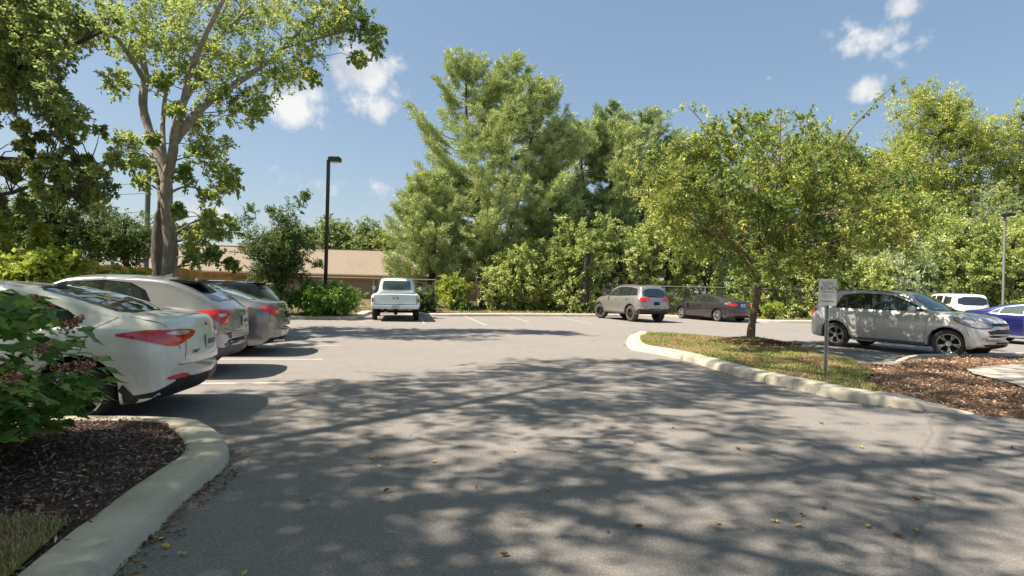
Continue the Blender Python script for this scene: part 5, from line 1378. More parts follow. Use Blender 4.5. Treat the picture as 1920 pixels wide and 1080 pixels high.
# ---- pines
def pine(label, base, H, Rm, seed, mat, leaders=((0, 0),), nb=95, z_low=.12, tuft=1.0, prof=None, lean=0):
    rng = np.random.default_rng(seed); root = empty('pine_tree', base); tag(root, label, 'tree')
    T = Tubes(); B = Tubes(); SP, SD, SR = [], [], []
    for li, (lx, lh) in enumerate(leaders):
        h = H * (1 + lh); top = Vector((lx, rng.uniform(-.4, .4), h))
        tp = [Vector((lx * .15, 0, 0)), Vector((lx * .3, 0, h * .25)), Vector((lx * .7, 0, h * .55)), Vector((lx * .95, 0, h * .8)), top]
        T.add(tp, [.30, .24, .17, .09, .02], 8)
        for b in range(nb // len(leaders) * (1 if li else 1)):
            f = z_low + (1 - z_low) * ((b + rng.random()) / (nb // len(leaders))) ** .9
            az = rng.uniform(0, 2 * PI)
            if len(leaders) > 1 and f > .5: az = rng.uniform(0, 2 * PI)
            z = f * h; j = f * 4; i = min(3, int(j)); st = tp[i].lerp(tp[i + 1], j - i)
            pr = prof(f) if prof else (1 - f) ** .62 * (1 if f > .3 else .72 + .93 * f)
            ln = Rm * max(.10, pr) * rng.uniform(.55, 1.16)
            up = .10 + .55 * f + rng.uniform(-.05, .12)
            d = Vector((math.cos(az), math.sin(az), 0)); ptsb = []
            for k in range(7):
                t = k / 6; ptsb.append(st + d * ln * t + Vector((0, 0, ln * (up * t + .22 * t * t * t - .12 * math.sin(PI * t)))))
            B.add(ptsb, [max(.012, .055 * (ln / Rm + .2) * (1 - t / 7.5)) for t in range(7)], 5)
            nl = int(4 + ln * 4.6)
            for k in range(nl):
                t = .38 + .62 * (k + rng.random()) / nl; j2 = t * 6; i2 = min(5, int(j2)); p = ptsb[i2].lerp(ptsb[i2 + 1], j2 - i2)
                sl = (.35 + .75 * (1 - abs(t - .62))) * min(1, ln / 2.5) * rng.uniform(.5, 1.15)
                sd = (d * .75 + Vector((-d.y, d.x, 0)) * rng.choice([-1, 1]) * rng.uniform(.35, 1.1) + Vector((0, 0, rng.uniform(.05, .5)))).normalized()
                for q in range(4):
                    SP.append(p + sd * sl * (.25 + .25 * q)); SD.append(sd); SR.append(sl)
    link('trunk', T.mesh('trunk'), BK2, root, 180); link('branch', B.mesh('branch'), BK2, root, 180)['kind'] = 'stuff'
    SP = np.array([tuple(p) for p in SP]); SD = np.array([tuple(p) for p in SD]); K = 17
    n = len(SP) * K; ix = np.repeat(np.arange(len(SP)), K)
    d = SD[ix] * .85 + rng.normal(size=(n, 3)) * .62; d[:, 2] += .28; d = unit(d)
    L = rng.uniform(.22, .40, n) * tuft
    p = SP[ix] + rng.normal(size=(n, 3)) * .07
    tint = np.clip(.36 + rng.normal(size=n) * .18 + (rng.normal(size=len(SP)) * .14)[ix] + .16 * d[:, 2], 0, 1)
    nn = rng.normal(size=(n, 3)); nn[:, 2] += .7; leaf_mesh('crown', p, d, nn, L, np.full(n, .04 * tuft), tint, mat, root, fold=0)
    return root
def pineat(px, Y, top, label, Rm, seed, mat, **k):
    t = P(px, top, Y); return pine(label, (t.x, Y, .1), t.z - .1, Rm, seed, mat, **k)
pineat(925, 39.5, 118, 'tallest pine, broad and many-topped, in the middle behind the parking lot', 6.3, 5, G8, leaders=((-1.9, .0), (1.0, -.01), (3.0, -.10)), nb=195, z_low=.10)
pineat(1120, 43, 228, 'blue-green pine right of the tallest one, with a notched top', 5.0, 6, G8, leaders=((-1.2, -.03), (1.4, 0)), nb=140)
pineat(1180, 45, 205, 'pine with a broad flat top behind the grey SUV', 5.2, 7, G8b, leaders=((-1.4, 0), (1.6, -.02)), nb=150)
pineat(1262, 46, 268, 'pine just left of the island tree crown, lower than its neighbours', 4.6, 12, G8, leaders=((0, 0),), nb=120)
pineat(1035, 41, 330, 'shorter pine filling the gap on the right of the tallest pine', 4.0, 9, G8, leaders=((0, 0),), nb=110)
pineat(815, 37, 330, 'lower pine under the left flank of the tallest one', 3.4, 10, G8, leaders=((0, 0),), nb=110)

# ---- vine-covered trees along the back fence
VW = [(985, 35.5, 130, 440, G4, 'vine-covered tree with pale leaves left of the dark trunk at the back kerb'),
      (1075, 35.0, 140, 420, G4, 'vine-draped tree directly left of the grey SUV'),
      (1165, 36.5, 150, 400, G4, 'vine-draped tree rising over the grey SUV roof'),
      (1250, 37, 150, 380, G4, 'leafy tree between the grey SUV and the dark sedan'),
      (1335, 36.5, 160, 400, G4, 'yellow-green tree behind the dark sedan'),
      (1430, 34.5, 150, 470, G4, 'leafy mass seen under the island tree canopy'),
      (1520, 34.0, 150, 470, G4, 'leafy bush behind the sign post'),
      (1610, 34, 150, 455, G4, 'yellow-green bush over the silver SUV roof'),
      (1700, 34, 150, 440, G8b, 'soft grey-green conifer bush over the silver SUV windscreen'),
      (1800, 33.5, 170, 400, G4, 'leafy tree left of the right-hand grey pole'),
      (1900, 33.0, 170, 410, G4, 'leafy tree at the right edge behind the grey pole'),
      (2010, 33.0, 190, 400, G4, 'leafy tree just outside the right edge')]
for i, (px, Y, w, top, mt, lab) in enumerate(VW):
    auto_tree('vine_covered_tree', lab, 'tree', px, 0, Y, w, top, 620 if px < 1400 else 628, mt, 125, .72, .13 if mt is G4 else .2, 30 if mt is G4 else 20, 10, 100 + i, W=1.15 if mt is G4 else .4, depth=1.9, trunk=.2, shell=.5, bottom=-.9)
# dark trunks among them
for px, Y, lab in ((946, 36, 'dark bare pine stem showing over the pale bush'), (1096, 33.6, 'thick dark trunk standing at the back kerb left of the grey SUV')):
    b = P(px, 590, Y); b.z = .1; r_ = .24 if px > 1000 else .2
    rg = np.random.default_rng(int(px)); 
    C, R = px_clumps([(px - 20, 500, 24), (px + 25, 490, 26), (px, 470, 26), (px, 510, 22)], Y + .6, .5, rg, 2)
    make_tree('dark_trunked_tree', lab, 'tree', tuple(b), [([b, Vector((b.x + .05, Y, 1.6)), Vector((b.x, Y, 2.8)), Vector((b.x + .2, Y + .3, 3.8))], [r_, r_ * .9, r_ * .7, .08])], C, R, G4, BK2, 9, 18, .16, 1.1, 140, twigs=False)

# ---- island tree
rg = np.random.default_rng(21)
YI = treeP.y
b = Vector((treeP.x, YI, .2))
limbs = [([b + Vector((0, 0, -.1))] + Pl([(1409, 615, 0), (1414, 585, 0), (1421, 550, 0), (1424, 510, 0), (1424, 480, 0)], YI), [.14, .10, .09, .085, .08, .07]),
  (Pl([(1424, 490, 0), (1422, 440, .1), (1418, 390, .2), (1422, 330, .2), (1415, 280, .2), (1400, 235, .2)], YI), [.06, .05, .04, .03, .02, .01]),
  (Pl([(1422, 530, 0), (1405, 500, -.2), (1370, 455, -.5), (1335, 410, -.8), (1300, 370, -1), (1265, 340, -1.1), (1225, 320, -1.1)], YI), [.045, .04, .032, .026, .02, .014, .008]),
  (Pl([(1424, 520, 0), (1450, 480, -.2), (1490, 430, -.4), (1530, 380, -.5), (1560, 310, -.5), (1590, 250, -.4), (1640, 195, -.3), (1680, 155, -.2)], YI), [.05, .044, .036, .03, .024, .018, .011, .006]),
  (Pl([(1425, 505, 0), (1470, 470, .5), (1530, 440, 1), (1600, 420, 1.4), (1670, 405, 1.6), (1740, 400, 1.7)], YI), [.04, .036, .03, .02, .014, .008]),
  (Pl([(1423, 500, 0), (1400, 440, .8), (1370, 370, 1.3), (1345, 300, 1.6), (1320, 235, 1.7), (1290, 200, 1.7)], YI), [.055, .048, .038, .028, .018, .008]),
  (Pl([(1424, 480, 0), (1445, 400, -.8), (1460, 320, -1.2), (1462, 260, -1.3), (1465, 205, -1.3)], YI), [.05, .04, .03, .02, .01]),
  (Pl([(1424, 500, 0), (1440, 450, -1.2), (1500, 410, -2.2), (1560, 400, -2.8)], YI), [.05, .04, .03, .015]),
  (Pl([(1424, 510, 0), (1390, 470, -1.2), (1350, 440, -2.2), (1300, 420, -2.8)], YI), [.05, .04, .03, .015])]
lst = []
while len(lst) < 265:
    x, y = rg.uniform(1190, 1740), rg.uniform(225, 515)
    e1 = ((x - 1430) / 215) ** 2 + ((y - 365) / 140) ** 2; e2 = ((x - 1590) / 150) ** 2 + ((y - 400) / 95) ** 2; e3 = ((x - 1290) / 105) ** 2 + ((y - 340) / 60) ** 2
    if min(e1, e2, e3) < 1 and not (y > 470 and (x < 1330 or x > 1600)): lst.append((x, y, rg.uniform(22, 42)))
C, R = px_clumps(lst, YI, 2.5, rg, 1, .9)
shoots = [(1283, 198, 6), (1300, 202, 8), (1318, 205, 9), (1335, 225, 12), (1350, 245, 14), (1690, 150, 7), (1675, 162, 8), (1655, 178, 9), (1640, 192, 10), (1620, 208, 11), (1600, 225, 12), (1580, 245, 14), (1462, 210, 12), (1465, 235, 14), (1400, 240, 12), (1405, 215, 8), (1430, 250, 16), (1520, 250, 16), (1555, 230, 10), (1500, 240, 14), (1545,262,16),(1380,262,16)]
C2, R2 = px_clumps(shoots, YI - .3, .3, rg, 1, 1.0)
isl = make_tree('island_tree', 'small wide-crowned tree growing from a mulch mound on the grass island', 'tree', tuple(b), limbs, C, R, G3, BK3, 13, 20, .105, 1.05, 200, twigs=True, r0=.014, att=.6, droop=.12, upb=.15)
foliage(isl, C2 - np.array(tuple(b)), R2, 5, 5, .11, 1.0, G3, BK3, rg, droop=.1, upb=.1)

# ---- right-hand background trees
auto_tree('olive_green_tree', 'tall rounded olive-green tree at the upper right', 'tree', 1765, 0, 50, 235, 158, 470, G9, 290, 1.3, .20, 28, 10, 301, shell=.5, depth=4)
auto_tree('olive_green_tree', 'olive-green tree cut by the right edge of the photo', 'tree', 1945, 0, 49, 150, 190, 470, G9, 160, 1.3, .20, 28, 10, 302, shell=.5)
auto_tree('olive_green_tree', 'lower olive-green tree right of the island tree crown', 'tree', 1650, 0, 46, 190, 255, 500, G9, 120, 1.2, .22, 22, 10, 303, depth=4)
auto_tree('background_tree', 'pale green tree behind the left half of the island tree', 'tree', 1290, 0, 46, 200, 262, 520, G9, 120, 1.2, .22, 22, 10, 304, depth=3)
auto_tree('background_tree', 'pale green tree behind the middle of the island tree', 'tree', 1440, 0, 48, 230, 235, 520, G9, 130, 1.25, .22, 22, 10, 305, depth=3)
auto_tree('background_tree', 'pale green tree behind the right half of the island tree', 'tree', 1560, 0, 47, 180, 222, 520, G10, 110, 1.2, .22, 22, 10, 306, depth=3)
auto_tree('background_tree', 'green tree filling in below the olive-green crown on the right', 'tree', 1740, 0, 42, 240, 360, 560, G4, 110, 1.1, .2, 20, 10, 307, depth=3)
auto_tree('background_tree', 'dark green tree at the right edge below the olive-green crowns', 'tree', 1900, 0, 41, 230, 345, 560, G2, 110, 1.1, .2, 20, 10, 308, depth=3)
# ---- far trees over the roof
for i, (px, w, top, lab, mt) in enumerate([(618, 70, 408, 'far hazy tree just right of the lamp post', G10), (645, 44, 420, 'narrow far tree over the roof ridge', G10), (690, 66, 408, 'grey-green far tree left of the big pine', G10), (725, 60, 425, 'far tree partly hidden by the big pine', G9), (575, 50, 425, 'far tree left of the lamp post', G10), (530, 60, 432, 'far tree behind the slender dark tree', G10)]):
    auto_tree('far_tree', lab, 'tree', px, 0, 84, w, top, 500, mt, 46, 1.7, .42, 16, 8, 320 + i, depth=3, trunk=.3)

# ---- the big trees over the drive, left of and behind the camera: unseen, their crowns shaped to throw the dappled shade
def overhead(label, base, limbs, seed, n, cx, cy, rx, ry, zlo, zhi, nt=9, extra=0):
    rg = np.random.default_rng(seed); C = []
    while len(C) < n:
        a, q = rg.uniform(0, 2 * PI), math.sqrt(rg.random())
        x, y = cx + rx * q * math.cos(a), cy + ry * q * math.sin(a)
        zmin = max(zlo, .6 * max(0, y) + 3.0)
        if zmin > zhi: continue
        z = rg.uniform(zmin, zhi); sx, sy = x + .67 * z, y + .09 * z
        if sy > 12.3 or (sx < 1.2 and sy > 8.0 + (sx + 3.2) * 1.1): n -= 1; continue
        C.append((x, y, z))
    for _ in range(extra): C.append((rg.uniform(-9.6, -6.2), rg.uniform(-.5, 4.0), rg.uniform(5.0, 9.0)))  # extra clumps added to shade the left kerb
    n = len(C)
    C = np.array(C); R = rg.uniform(.6, 1.25, n)
    make_tree('overhanging_tree', label, 'tree', base, limbs, C, R, G2, BK1, nt, 17, .13, 1.2, seed, twigs=False, r0=.022, att=.35)
V3 = Vector
overhead('big tree left of the camera whose crown shades the drive', (-8.6, 1.6, .1),
    [([V3((-8.6, 1.6, 0)), V3((-8.4, 1.7, 2.5)), V3((-8.1, 2.0, 4.6))], [.36, .28, .2]),
     ([V3((-8.1, 2.0, 4.4)), V3((-6.6, 2.6, 5.8)), V3((-4.8, 3.4, 7.2)), V3((-2.6, 4.2, 8.6)), V3((0, 5, 9.8)), V3((2, 5.5, 10.8))], [.17, .14, .11, .085, .06, .03]),
     ([V3((-8.1, 2.0, 4.4)), V3((-7.4, 4.0, 6.5)), V3((-6.2, 6.5, 8.4)), V3((-5, 9, 9.8))], [.13, .11, .08, .03]),
     ([V3((-4.8, 3.4, 7.2)), V3((-3.4, 2.2, 8.2)), V3((-1.2, 1.0, 9.4)), V3((1.4, 0.2, 10.4))], [.08, .065, .045, .02]),
     ([V3((-8.1, 2.0, 4.4)), V3((-8.6, 1.0, 8)), V3((-8, 0, 11))], [.2, .12, .06])], 401, 430, -3.2, 4.4, 8.8, 8.2, 6.8, 13.2, nt=14, extra=110)
overhead('second big tree behind the camera shading the near asphalt', (1.5, -6.5, .1),
    [([V3((1.5, -6.5, 0)), V3((1.5, -6.4, 3)), V3((1.4, -6, 5.5))], [.42, .36, .3]),
     ([V3((1.4, -6, 5.5)), V3((.4, -4, 7)), V3((-1, -1.5, 8.2)), V3((-2, .5, 9))], [.13, .10, .07, .03]),
     ([V3((1.4, -6, 5.5)), V3((2.6, -3.6, 7)), V3((3.6, -1, 8.2)), V3((4.4, 1.6, 9.2))], [.12, .09, .06, .03])], 402, 200, -.6, -1.8, 7.5, 4.2, 6.4, 10.5)
# ------------------------------------------------------------------ fence, building, poles, sign
def uv_quad(name, quads, mat, parent):
    me = bpy.data.meshes.new(name); V, F, UV = [], [], []
    for q, (w, h) in quads:
        o = len(V); V += [tuple(p) for p in q]; F.append((o, o + 1, o + 2, o + 3)); UV += [(0, 0), (w, 0), (w, h), (0, h)]
    me.from_pydata(V, [], F); l = me.uv_layers.new(name='UVMap')
    for i, uv in enumerate(UV): l.data[i].uv = uv
    return link(name, me, mat, parent)
YB = 52.0
a0 = P(250, 519, YB); a1 = P(980, 523, YB + 3)
def bx(t, dy, z): 
    p = a0.lerp(a1, t); return Vector((p.x, p.y + dy, z))
zE = 2.35; zR = P(690, 467, YB + 6).z
hb = empty('brick_house', (a0.x, a0.y, .0)); tag(hb, 'low brick building with a long tan shingled roof behind the pickup', 'building')
o_ = Vector(hb.location)
L_ = (a1 - a0).length
uv_quad('wall', [([bx(0, .7, 0) - o_, bx(1, .7, 0) - o_, bx(1, .7, zE + .1) - o_, bx(0, .7, zE + .1) - o_], (L_, 2.4)), ([bx(1, .7, 0) - o_, bx(1, 12, 0) - o_, bx(1, 12, zE + .1) - o_, bx(1, .7, zE + .1) - o_], (11.3, 2.4)), ([bx(0, 12, 0) - o_, bx(0, .7, 0) - o_, bx(0, .7, zE + .1) - o_, bx(0, 12, zE + .1) - o_], (11.3, 2.4))], MT['brick'], hb)
uv_quad('roof', [([bx(-.01, 0, zE + .08) - o_, bx(1.01, 0, zE + .08) - o_, bx(1.01, 6.4, zR) - o_, bx(-.01, 6.4, zR) - o_], (L_, 7)), ([bx(1.01, 12.8, zE + .08) - o_, bx(-.01, 12.8, zE + .08) - o_, bx(-.01, 6.4, zR) - o_, bx(1.01, 6.4, zR) - o_], (L_, 7))], MT['shingle'], hb)
def beam(name, t0, t1, dy, z, sy, sz, mat, parent):
    p, q = bx(t0, dy, z) - o_, bx(t1, dy, z) - o_
    ang = math.atan2((q - p).y, (q - p).x); mid = (p + q) / 2
    return box_obj(name, mid, ((q - p).length, sy, sz), mat, parent, .01, Matrix.Rotation(ang, 3, 'Z'))
beam('gutter', -.01, 1.01, -.07, zE + .02, .13, .13, MT['cream'], hb)
beam('fascia', -.01, 1.01, .03, zE - .10, .04, .22, MT['soffit'], hb)
beam('soffit', -.01, 1.01, .38, zE - .17, .62, .03, MT['soffit'], hb)
beam('lintel_band', 0, 1, .66, zE - .28, .06, .16, MT['soffit'], hb)
for t in (.60, .34, .88):
    p = bx(t, .60, 0) - o_; box_obj('downspout', p + Vector((0, 0, 1.1)), (.12, .09, 2.2), MT['cream'], hb, .015)
for t in (.47, .72, .2):
    p = bx(t, .68, 0) - o_; w_ = box_obj('window', p + Vector((0, 0, 1.35)), (1.5, .05, 1.0), MT['cream'], hb, .01); box_obj('pane', p + Vector((0, -.03, 1.35)), (1.36, .02, .86), MT['glass'], w_, .004)
beam('ridge_cap', -.01, 1.01, 6.4, zR + .02, .3, .06, MT['shingle'], hb)

# wooden privacy fence: two runs
def wood_fence(label, A_, B_, hA, hB, back, scallop=False):
    A_, B_ = Vector((A_[0], A_[1], .1)), Vector((B_[0], B_[1], .1))
    r = empty('wooden_fence', A_); tag(r, label, 'fence')
    d = (B_ - A_); Ln = d.length; d.normalize(); nrm = Vector((-d.y, d.x, 0)); ang = math.atan2(d.y, d.x); rot = Matrix.Rotation(ang, 3, 'Z')
    n = int(Ln / .146); side_ = -1 if back else 1
    bmS = bmesh.new()
    proto = None
    for i in range(n):
        t = (i + .5) / n; h = hA + (hB - hA) * t + (-.09 * math.sin(PI * ((t * Ln) % 2.4) / 2.4) if scallop else 0) + rnd.uniform(-.012, .012)
        p = d * (t * Ln) + nrm * rnd.uniform(-.003, .003)
        bm = bmesh.new(); add_box(bm, (0, 0, h / 2), (.138, .018, h)); bmesh.ops.rotate(bm, verts=bm.verts, cent=(0, 0, 0), matrix=rot); bmesh.ops.translate(bm, verts=bm.verts, vec=p)
        # dog-eared tops
        o = from_bm('picket', bm, MT['wood'], r)
    for z in (.35, 1.0, 1.6):
        box_obj('rail', d * Ln / 2 - nrm * .03 * side_ + Vector((0, 0, z + (hA - 1.8) / 2)), (Ln, .04, .09), MT['rail'] if back else MT['wood'], r, 0, rot)
    k = int(Ln / 2.4) + 1
    for i in range(k + 1):
        p = d * min(Ln, i * 2.4) - nrm * .095 * side_
        box_obj('post', p + Vector((0, 0, (hA + (hB - hA) * i / k) / 2 - .04)), (.09, .09, hA + (hB - hA) * i / k - .08), MT['rail'], r, 0, rot)
fa = P(60, 480, 17.5); fb = P(322, 505, 27); fc = P(436, 520, 30)
zt = lambda px, py, Y: P(px, py, Y).z - .1
wood_fence('long run of tan wooden fence behind the yellow hedge on the left', (fa.x, fa.y), (fb.x, fb.y), zt(60, 480, 17.5), zt(322, 505, 27), False, True)
wood_fence('short run of orange wooden fence with dark posts right of the forked trunk', (fb.x + .05, fb.y + .02), (fc.x, fc.y), zt(322, 500, 27), zt(436, 517, 30), True)

# chain-link fence along the back
def chain_link(label, pts, h=1.75, seed=0):
    pts = [Vector((p[0], p[1], .1)) for p in pts]; r = empty('chain_link_fence', pts[0]); tag(r, label, 'fence'); o = pts[0].copy()
    A_, B_ = [], []
    for a, b in zip(pts, pts[1:]):
        d = b - a; Ln = d.length; d.normalize(); n = int(Ln / .11)
        for i in range(-int(h / .11), n):
            for s in (1, -1):
                x0, x1 = i * .11, i * .11 + h
                z0, z1 = (0, h) if s == 1 else (h, 0)
                if x0 < 0: z0 += (z1 - z0) * (-x0) / h; x0 = 0
                if x1 > Ln: z1 = z0 + (z1 - z0) * (Ln - x0) / (x1 - x0); x1 = Ln
                if x1 <= x0: continue
                A_.append(tuple(a - o + d * x0 + Vector((0, 0, z0 + .03)))); B_.append(tuple(a - o + d * x1 + Vector((0, 0, z1 + .03))))
        k = max(1, round(Ln / 3.0))
        for i in range(k + 1): rod('post', a - o + d * (Ln * i / k), a - o + d * (Ln * i / k) + Vector((0, 0, h + .08)), .03, MT['galv'], r, 8)
        rod('top_rail', a - o + Vector((0, 0, h + .03)), b - o + Vector((0, 0, h + .03)), .02, MT['galv'], r, 8)
    A_, B_ = np.array(A_), np.array(B_)
    mo = prisms(A_, B_, np.full(len(A_), .0035), 'wire_mesh', MT['galv'], r); mo['kind'] = 'stuff'
e1 = offset_path(pathK, +1, 1.2)
def near_k(px, py): 
    g = G(px, py); return min(e1, key=lambda q: (q.xy - g.xy).length)
q1, q2, q3, q4, q5 = near_k(600, 597), near_k(690, 590), near_k(893, 593), near_k(1190, 594), near_k(1420, 604)
gx = P(620, 590, 33); 
chain_link('galvanised chain-link fence in front of the brick wall behind the pickup', [(-14.5, 33.6), (P(815, 590, 34).x, 34)])
pa, pb, pc = P(892, 590, 35), P(903, 590, 35.1), P(1190, 594, 34.4)
chain_link('chain-link gate with two close posts under the big pine', [(pa.x, pa.y), (P(921, 590, 35).x, 35.2)], 1.95)
chain_link('chain-link fence behind the grey SUV and the dark sedan', [(P(1130, 590, 34.6).x, 34.6), (P(1420, 600, 33.4).x, 33.4), (P(1560, 600, 32.6).x, 32.6)], 1.7)

# lamp post
lb = P(609, 590, 25.8); lt = P(614, 300, 25.8)
lp = empty('lamp_post', (lb.x, lb.y, .1)); tag(lp, 'tall dark lamp post with a box head standing behind the round shrub', 'lamp post')
Hl = lt.z - .1
bm = bmesh.new(); add_box(bm, (0, 0, Hl / 2), (.13, .13, Hl)); from_bm('pole', bm, MT['polepaint'], lp)
rod('base_plinth', (0, 0, -.05), (0, 0, .55), .28, MT['kerb'], lp, 16)
bm = bmesh.new(); add_box(bm, (.30, -.05, Hl + .02), (.52, .42, .20)); bmesh.ops.bevel(bm, geom=bm.edges[:], offset=.03, segments=2, affect='EDGES'); hd_ = from_bm('lamp_head', bm, MT['polepaint'], lp, 40)
box_obj('lens', (.30, -.05, Hl - .085), (.40, .32, .02), MT['clear'], hd_); box_obj('arm', (.05, 0, Hl + .02), (.16, .08, .10), MT['polepaint'], lp, .01)
# far lamp pole on the right
rb = P(1880, 590, 30.3); rt = P(1879, 405, 30.3)
rp = empty('lamp_post', (rb.x, rb.y, 0)); tag(rp, 'thin grey lamp pole standing before the trees at the right edge', 'lamp post')
rod('pole', (0, 0, 0), (0, 0, rt.z), .06, MT['greypole'], rp, 12); box_obj('lamp_head', (-.05, -.25, rt.z + .03), (.35, .55, .16), MT['polepaint'], rp, .03); rod('base_plinth', (0, 0, 0), (0, 0, .5), .25, MT['kerb'], rp, 14)
# utility pole and its wires
ub = P(274, 500, 40); ut = P(275, 300, 40)
up_ = empty('utility_pole', (ub.x, ub.y, .1)); tag(up_, 'weathered green-grey utility pole seen between the left trees', 'utility pole')
rod('pole', (0, 0, 0), (0, 0, ut.z), .17, MT['greenpole'], up_, 12); box_obj('crossarm', (0, 0, ut.z - 1.4), (2.2, .12, .12), MT['greenpole'], up_)
for q in (-.9, .9): rod('insulator', (q, 0, ut.z - 1.34), (q, 0, ut.z - 1.14), .05, MT['grey'], up_, 8)
T = Tubes(); za = P(275, 397, 40).z
for dz in (0, 1.3, 2.0):
    pts = [Vector((-34 * t, -3 * t, za - .1 + dz - 1.6 * math.sin(PI * t) * .6)) for t in np.linspace(0, 1, 14)]
    w = Tubes(); w.add(pts, [.018] * 14, 5); link('wire', w.mesh('wire'), MT['blk'], up_, 180)

# sign on its U-channel post
sb = G(1548, 699, .13); sb = Vector((sb.x, sb.y, .10))
sd = sb.y
sg_ = empty('parking_sign', sb, 0); tag(sg_, 'small white metal parking sign on a galvanised post in the island grass', 'sign')
face = Vector((-sb.x, -sb.y, 0)).normalized(); face = (face + Vector((.10, -.1, 0))).normalized()
rz = math.atan2(face.y, face.x) + PI / 2
sg_.rotation_euler = (0, 0, rz)
stop = P(1551, 523, sd).z - .10; sbot = P(1550, 573, sd).z - .10
bm = bmesh.new()
prof = [(-.032, .0), (-.020, .0), (-.014, .022), (.014, .022), (.020, .0), (.032, .0), (.032, -.004), (.017, -.004), (.011, .018), (-.011, .018), (-.017, -.004), (-.032, -.004)]
lo = [bm.verts.new((x, y + .01, -.1)) for x, y in prof]; hi = [bm.verts.new((x, y + .01, stop - .04)) for x, y in prof]
for i in range(len(prof)): bm.faces.new((lo[i], lo[(i + 1) % 12], hi[(i + 1) % 12], hi[i]))
bm.faces.new(hi)
bmesh.ops.recalc_face_normals(bm, faces=bm.faces); from_bm('post', bm, MT['galv'], sg_)
SW = 30 / FPX * sd; SH = stop - sbot
m = M('sign_face'); SF = m.pbr(m.mix(m.noise(5, 5, .6, m.obj()), (.60, .58, .56), (.74, .72, .70)), .35, .2)
bm = bmesh.new(); add_box(bm, (0, -.003, (stop + sbot) / 2), (SW, .004, SH)); plate_ = from_bm('sign_plate', bm, SF, sg_)
ink = flat('sign_ink', (.03, .03, .035), .5); red_ink = flat('faded_red_ink', (.30, .08, .08), .5); pale_ink = flat('faded_ink', (.26, .23, .23), .5)
def sgm(x, v): return Matrix.Translation((x * SW, -.0062, sbot + SH * v)) @ Matrix.Rotation(PI / 2, 4, 'X')
text_obj('lettering', "Dad's", SH * .20, ink, sgm(.12, .66), plate_, .0006, .35)
text_obj('lettering', "8", SH * .20, ink, sgm(-.32, .635), plate_, .0006)
for v, w_, hh, mt in ((.90, .56, .012, pale_ink), (.85, .60, .04, pale_ink), (.80, .56, .03, pale_ink), (.75, .60, .012, pale_ink), (.515, .66, .05, pale_ink), (.43, .55, .012, pale_ink), (.36, .6, .035, pale_ink), (.30, .5, .012, pale_ink), (.16, .66, .045, red_ink)):
    bm = bmesh.new(); x = -w_ / 2
    k = 0
    while x < w_ / 2:       # words too worn to read: broken runs of ink
        ww = min(rnd.uniform(.05, .16), w_ / 2 - x); add_box(bm, ((x + ww / 2) * SW, -.0056, sbot + SH * v), (ww * SW * .9, .001, hh * SH)); x += ww + .02
    from_bm('worn_print', bm, mt, plate_)
for v in (.06, .94): rod('bolt', (0, -.010, sbot + SH * v), (0, .0, sbot + SH * v), .008, MT['galv'], plate_, 8)

# ------------------------------------------------------------------ ground cover
def inside_np(x, y, poly):
    c = np.zeros(len(x), bool); j = len(poly) - 1
    for i in range(len(poly)):
        xi, yi = poly[i][0], poly[i][1]; xj, yj = poly[j][0], poly[j][1]
        if yi != yj: c ^= ((yi > y) != (yj > y)) & (x < (xj - xi) * (y - yi) / (yj - yi) + xi)
        j = i
    return c
def scatter(poly, n, rng, near=True):
    xs = [p[0] for p in poly]; ys = [p[1] for p in poly]
    x = rng.uniform(min(xs), max(xs), n); y = rng.uniform(min(ys), max(ys), n)
    k = inside_np(x, y, poly); x, y = x[k], y[k]
    vis = (y > .8) & (np.abs(x) < y * 1.05 + .6)
    return x[vis], y[vis]
zbv = lambda x, y: .105 + .03 * np.sin(x * 2.1) * np.cos(y * 1.7)
def chips(name, poly, n, zf, L, W, mat, rng, label, keep=None):
    x, y = scatter(poly, n, rng)
    if keep is not None: k = keep(x, y); x, y = x[k], y[k]
    m_ = len(x); p = np.stack([x, y, zf(x, y) + rng.uniform(.002, .03, m_)], 1)
    an = rng.uniform(0, 2 * PI, m_); d = np.stack([np.cos(an), np.sin(an), rng.normal(size=m_) * .35], 1); nn = rng.normal(size=(m_, 3)) * .45; nn[:, 2] += 1
    Ls = L * rng.uniform(.35, 1.5, m_)
    o = leaf_mesh(name, p, d, nn, Ls, W * rng.uniform(.5, 1.5, m_), rng.random(m_), mat, None, .3)
    tag(o, label, 'mulch'); return o
def m_chip(name, stops):
    m = M(name); at = m.new('ShaderNodeAttribute'); at.attribute_name = 'tint'; return m.pbr(m.ramp(at.outputs['Fac'], stops), .9, 0, .15)
CH1 = m_chip('dark_bark_chip', [(0, (.05, .032, .028)), (.5, (.17, .11, .095)), (.88, (.32, .24, .21)), (1, (.52, .45, .40))])
CH2 = m_chip('pale_wood_chip', [(0, (.13, .07, .045)), (.4, (.36, .22, .14)), (.8, (.56, .40, .28)), (1, (.70, .58, .46))])
CH3 = m_chip('reddish_bark_chip', [(0, (.06, .035, .025)), (.6, (.20, .11, .075)), (1, (.42, .28, .2))])
rg = np.random.default_rng(91)
not_turf = lambda x, y: ~inside_np(x, y, turfL)
bed_vis = [(p.x, p.y) for p in inL if p.y > .5] + [(-9, 4.5), (-9, .5)]
chips('bark_mulch', bed_vis, 90000, zbv, .045, .013, CH1, rg, 'dark brown bark mulch filling the kerbed bed in the left foreground', not_turf)
zm = np.vectorize(zmul)
slab_xy = [(p.x, p.y) for p in slab]
chips('bark_mulch', mul_poly, 110000, zm, .045, .018, CH2, rg, 'pale tan wood-chip mulch beside the island grass on the right', lambda x, y: ~inside_np(x, y, slab_xy))
ziv = lambda x, y: .125 + .12 * np.exp(-((x - treeP.x) ** 2 + (y - treeP.y) ** 2) / .5625) + .02 * np.sin(x * 3 + y * 2)
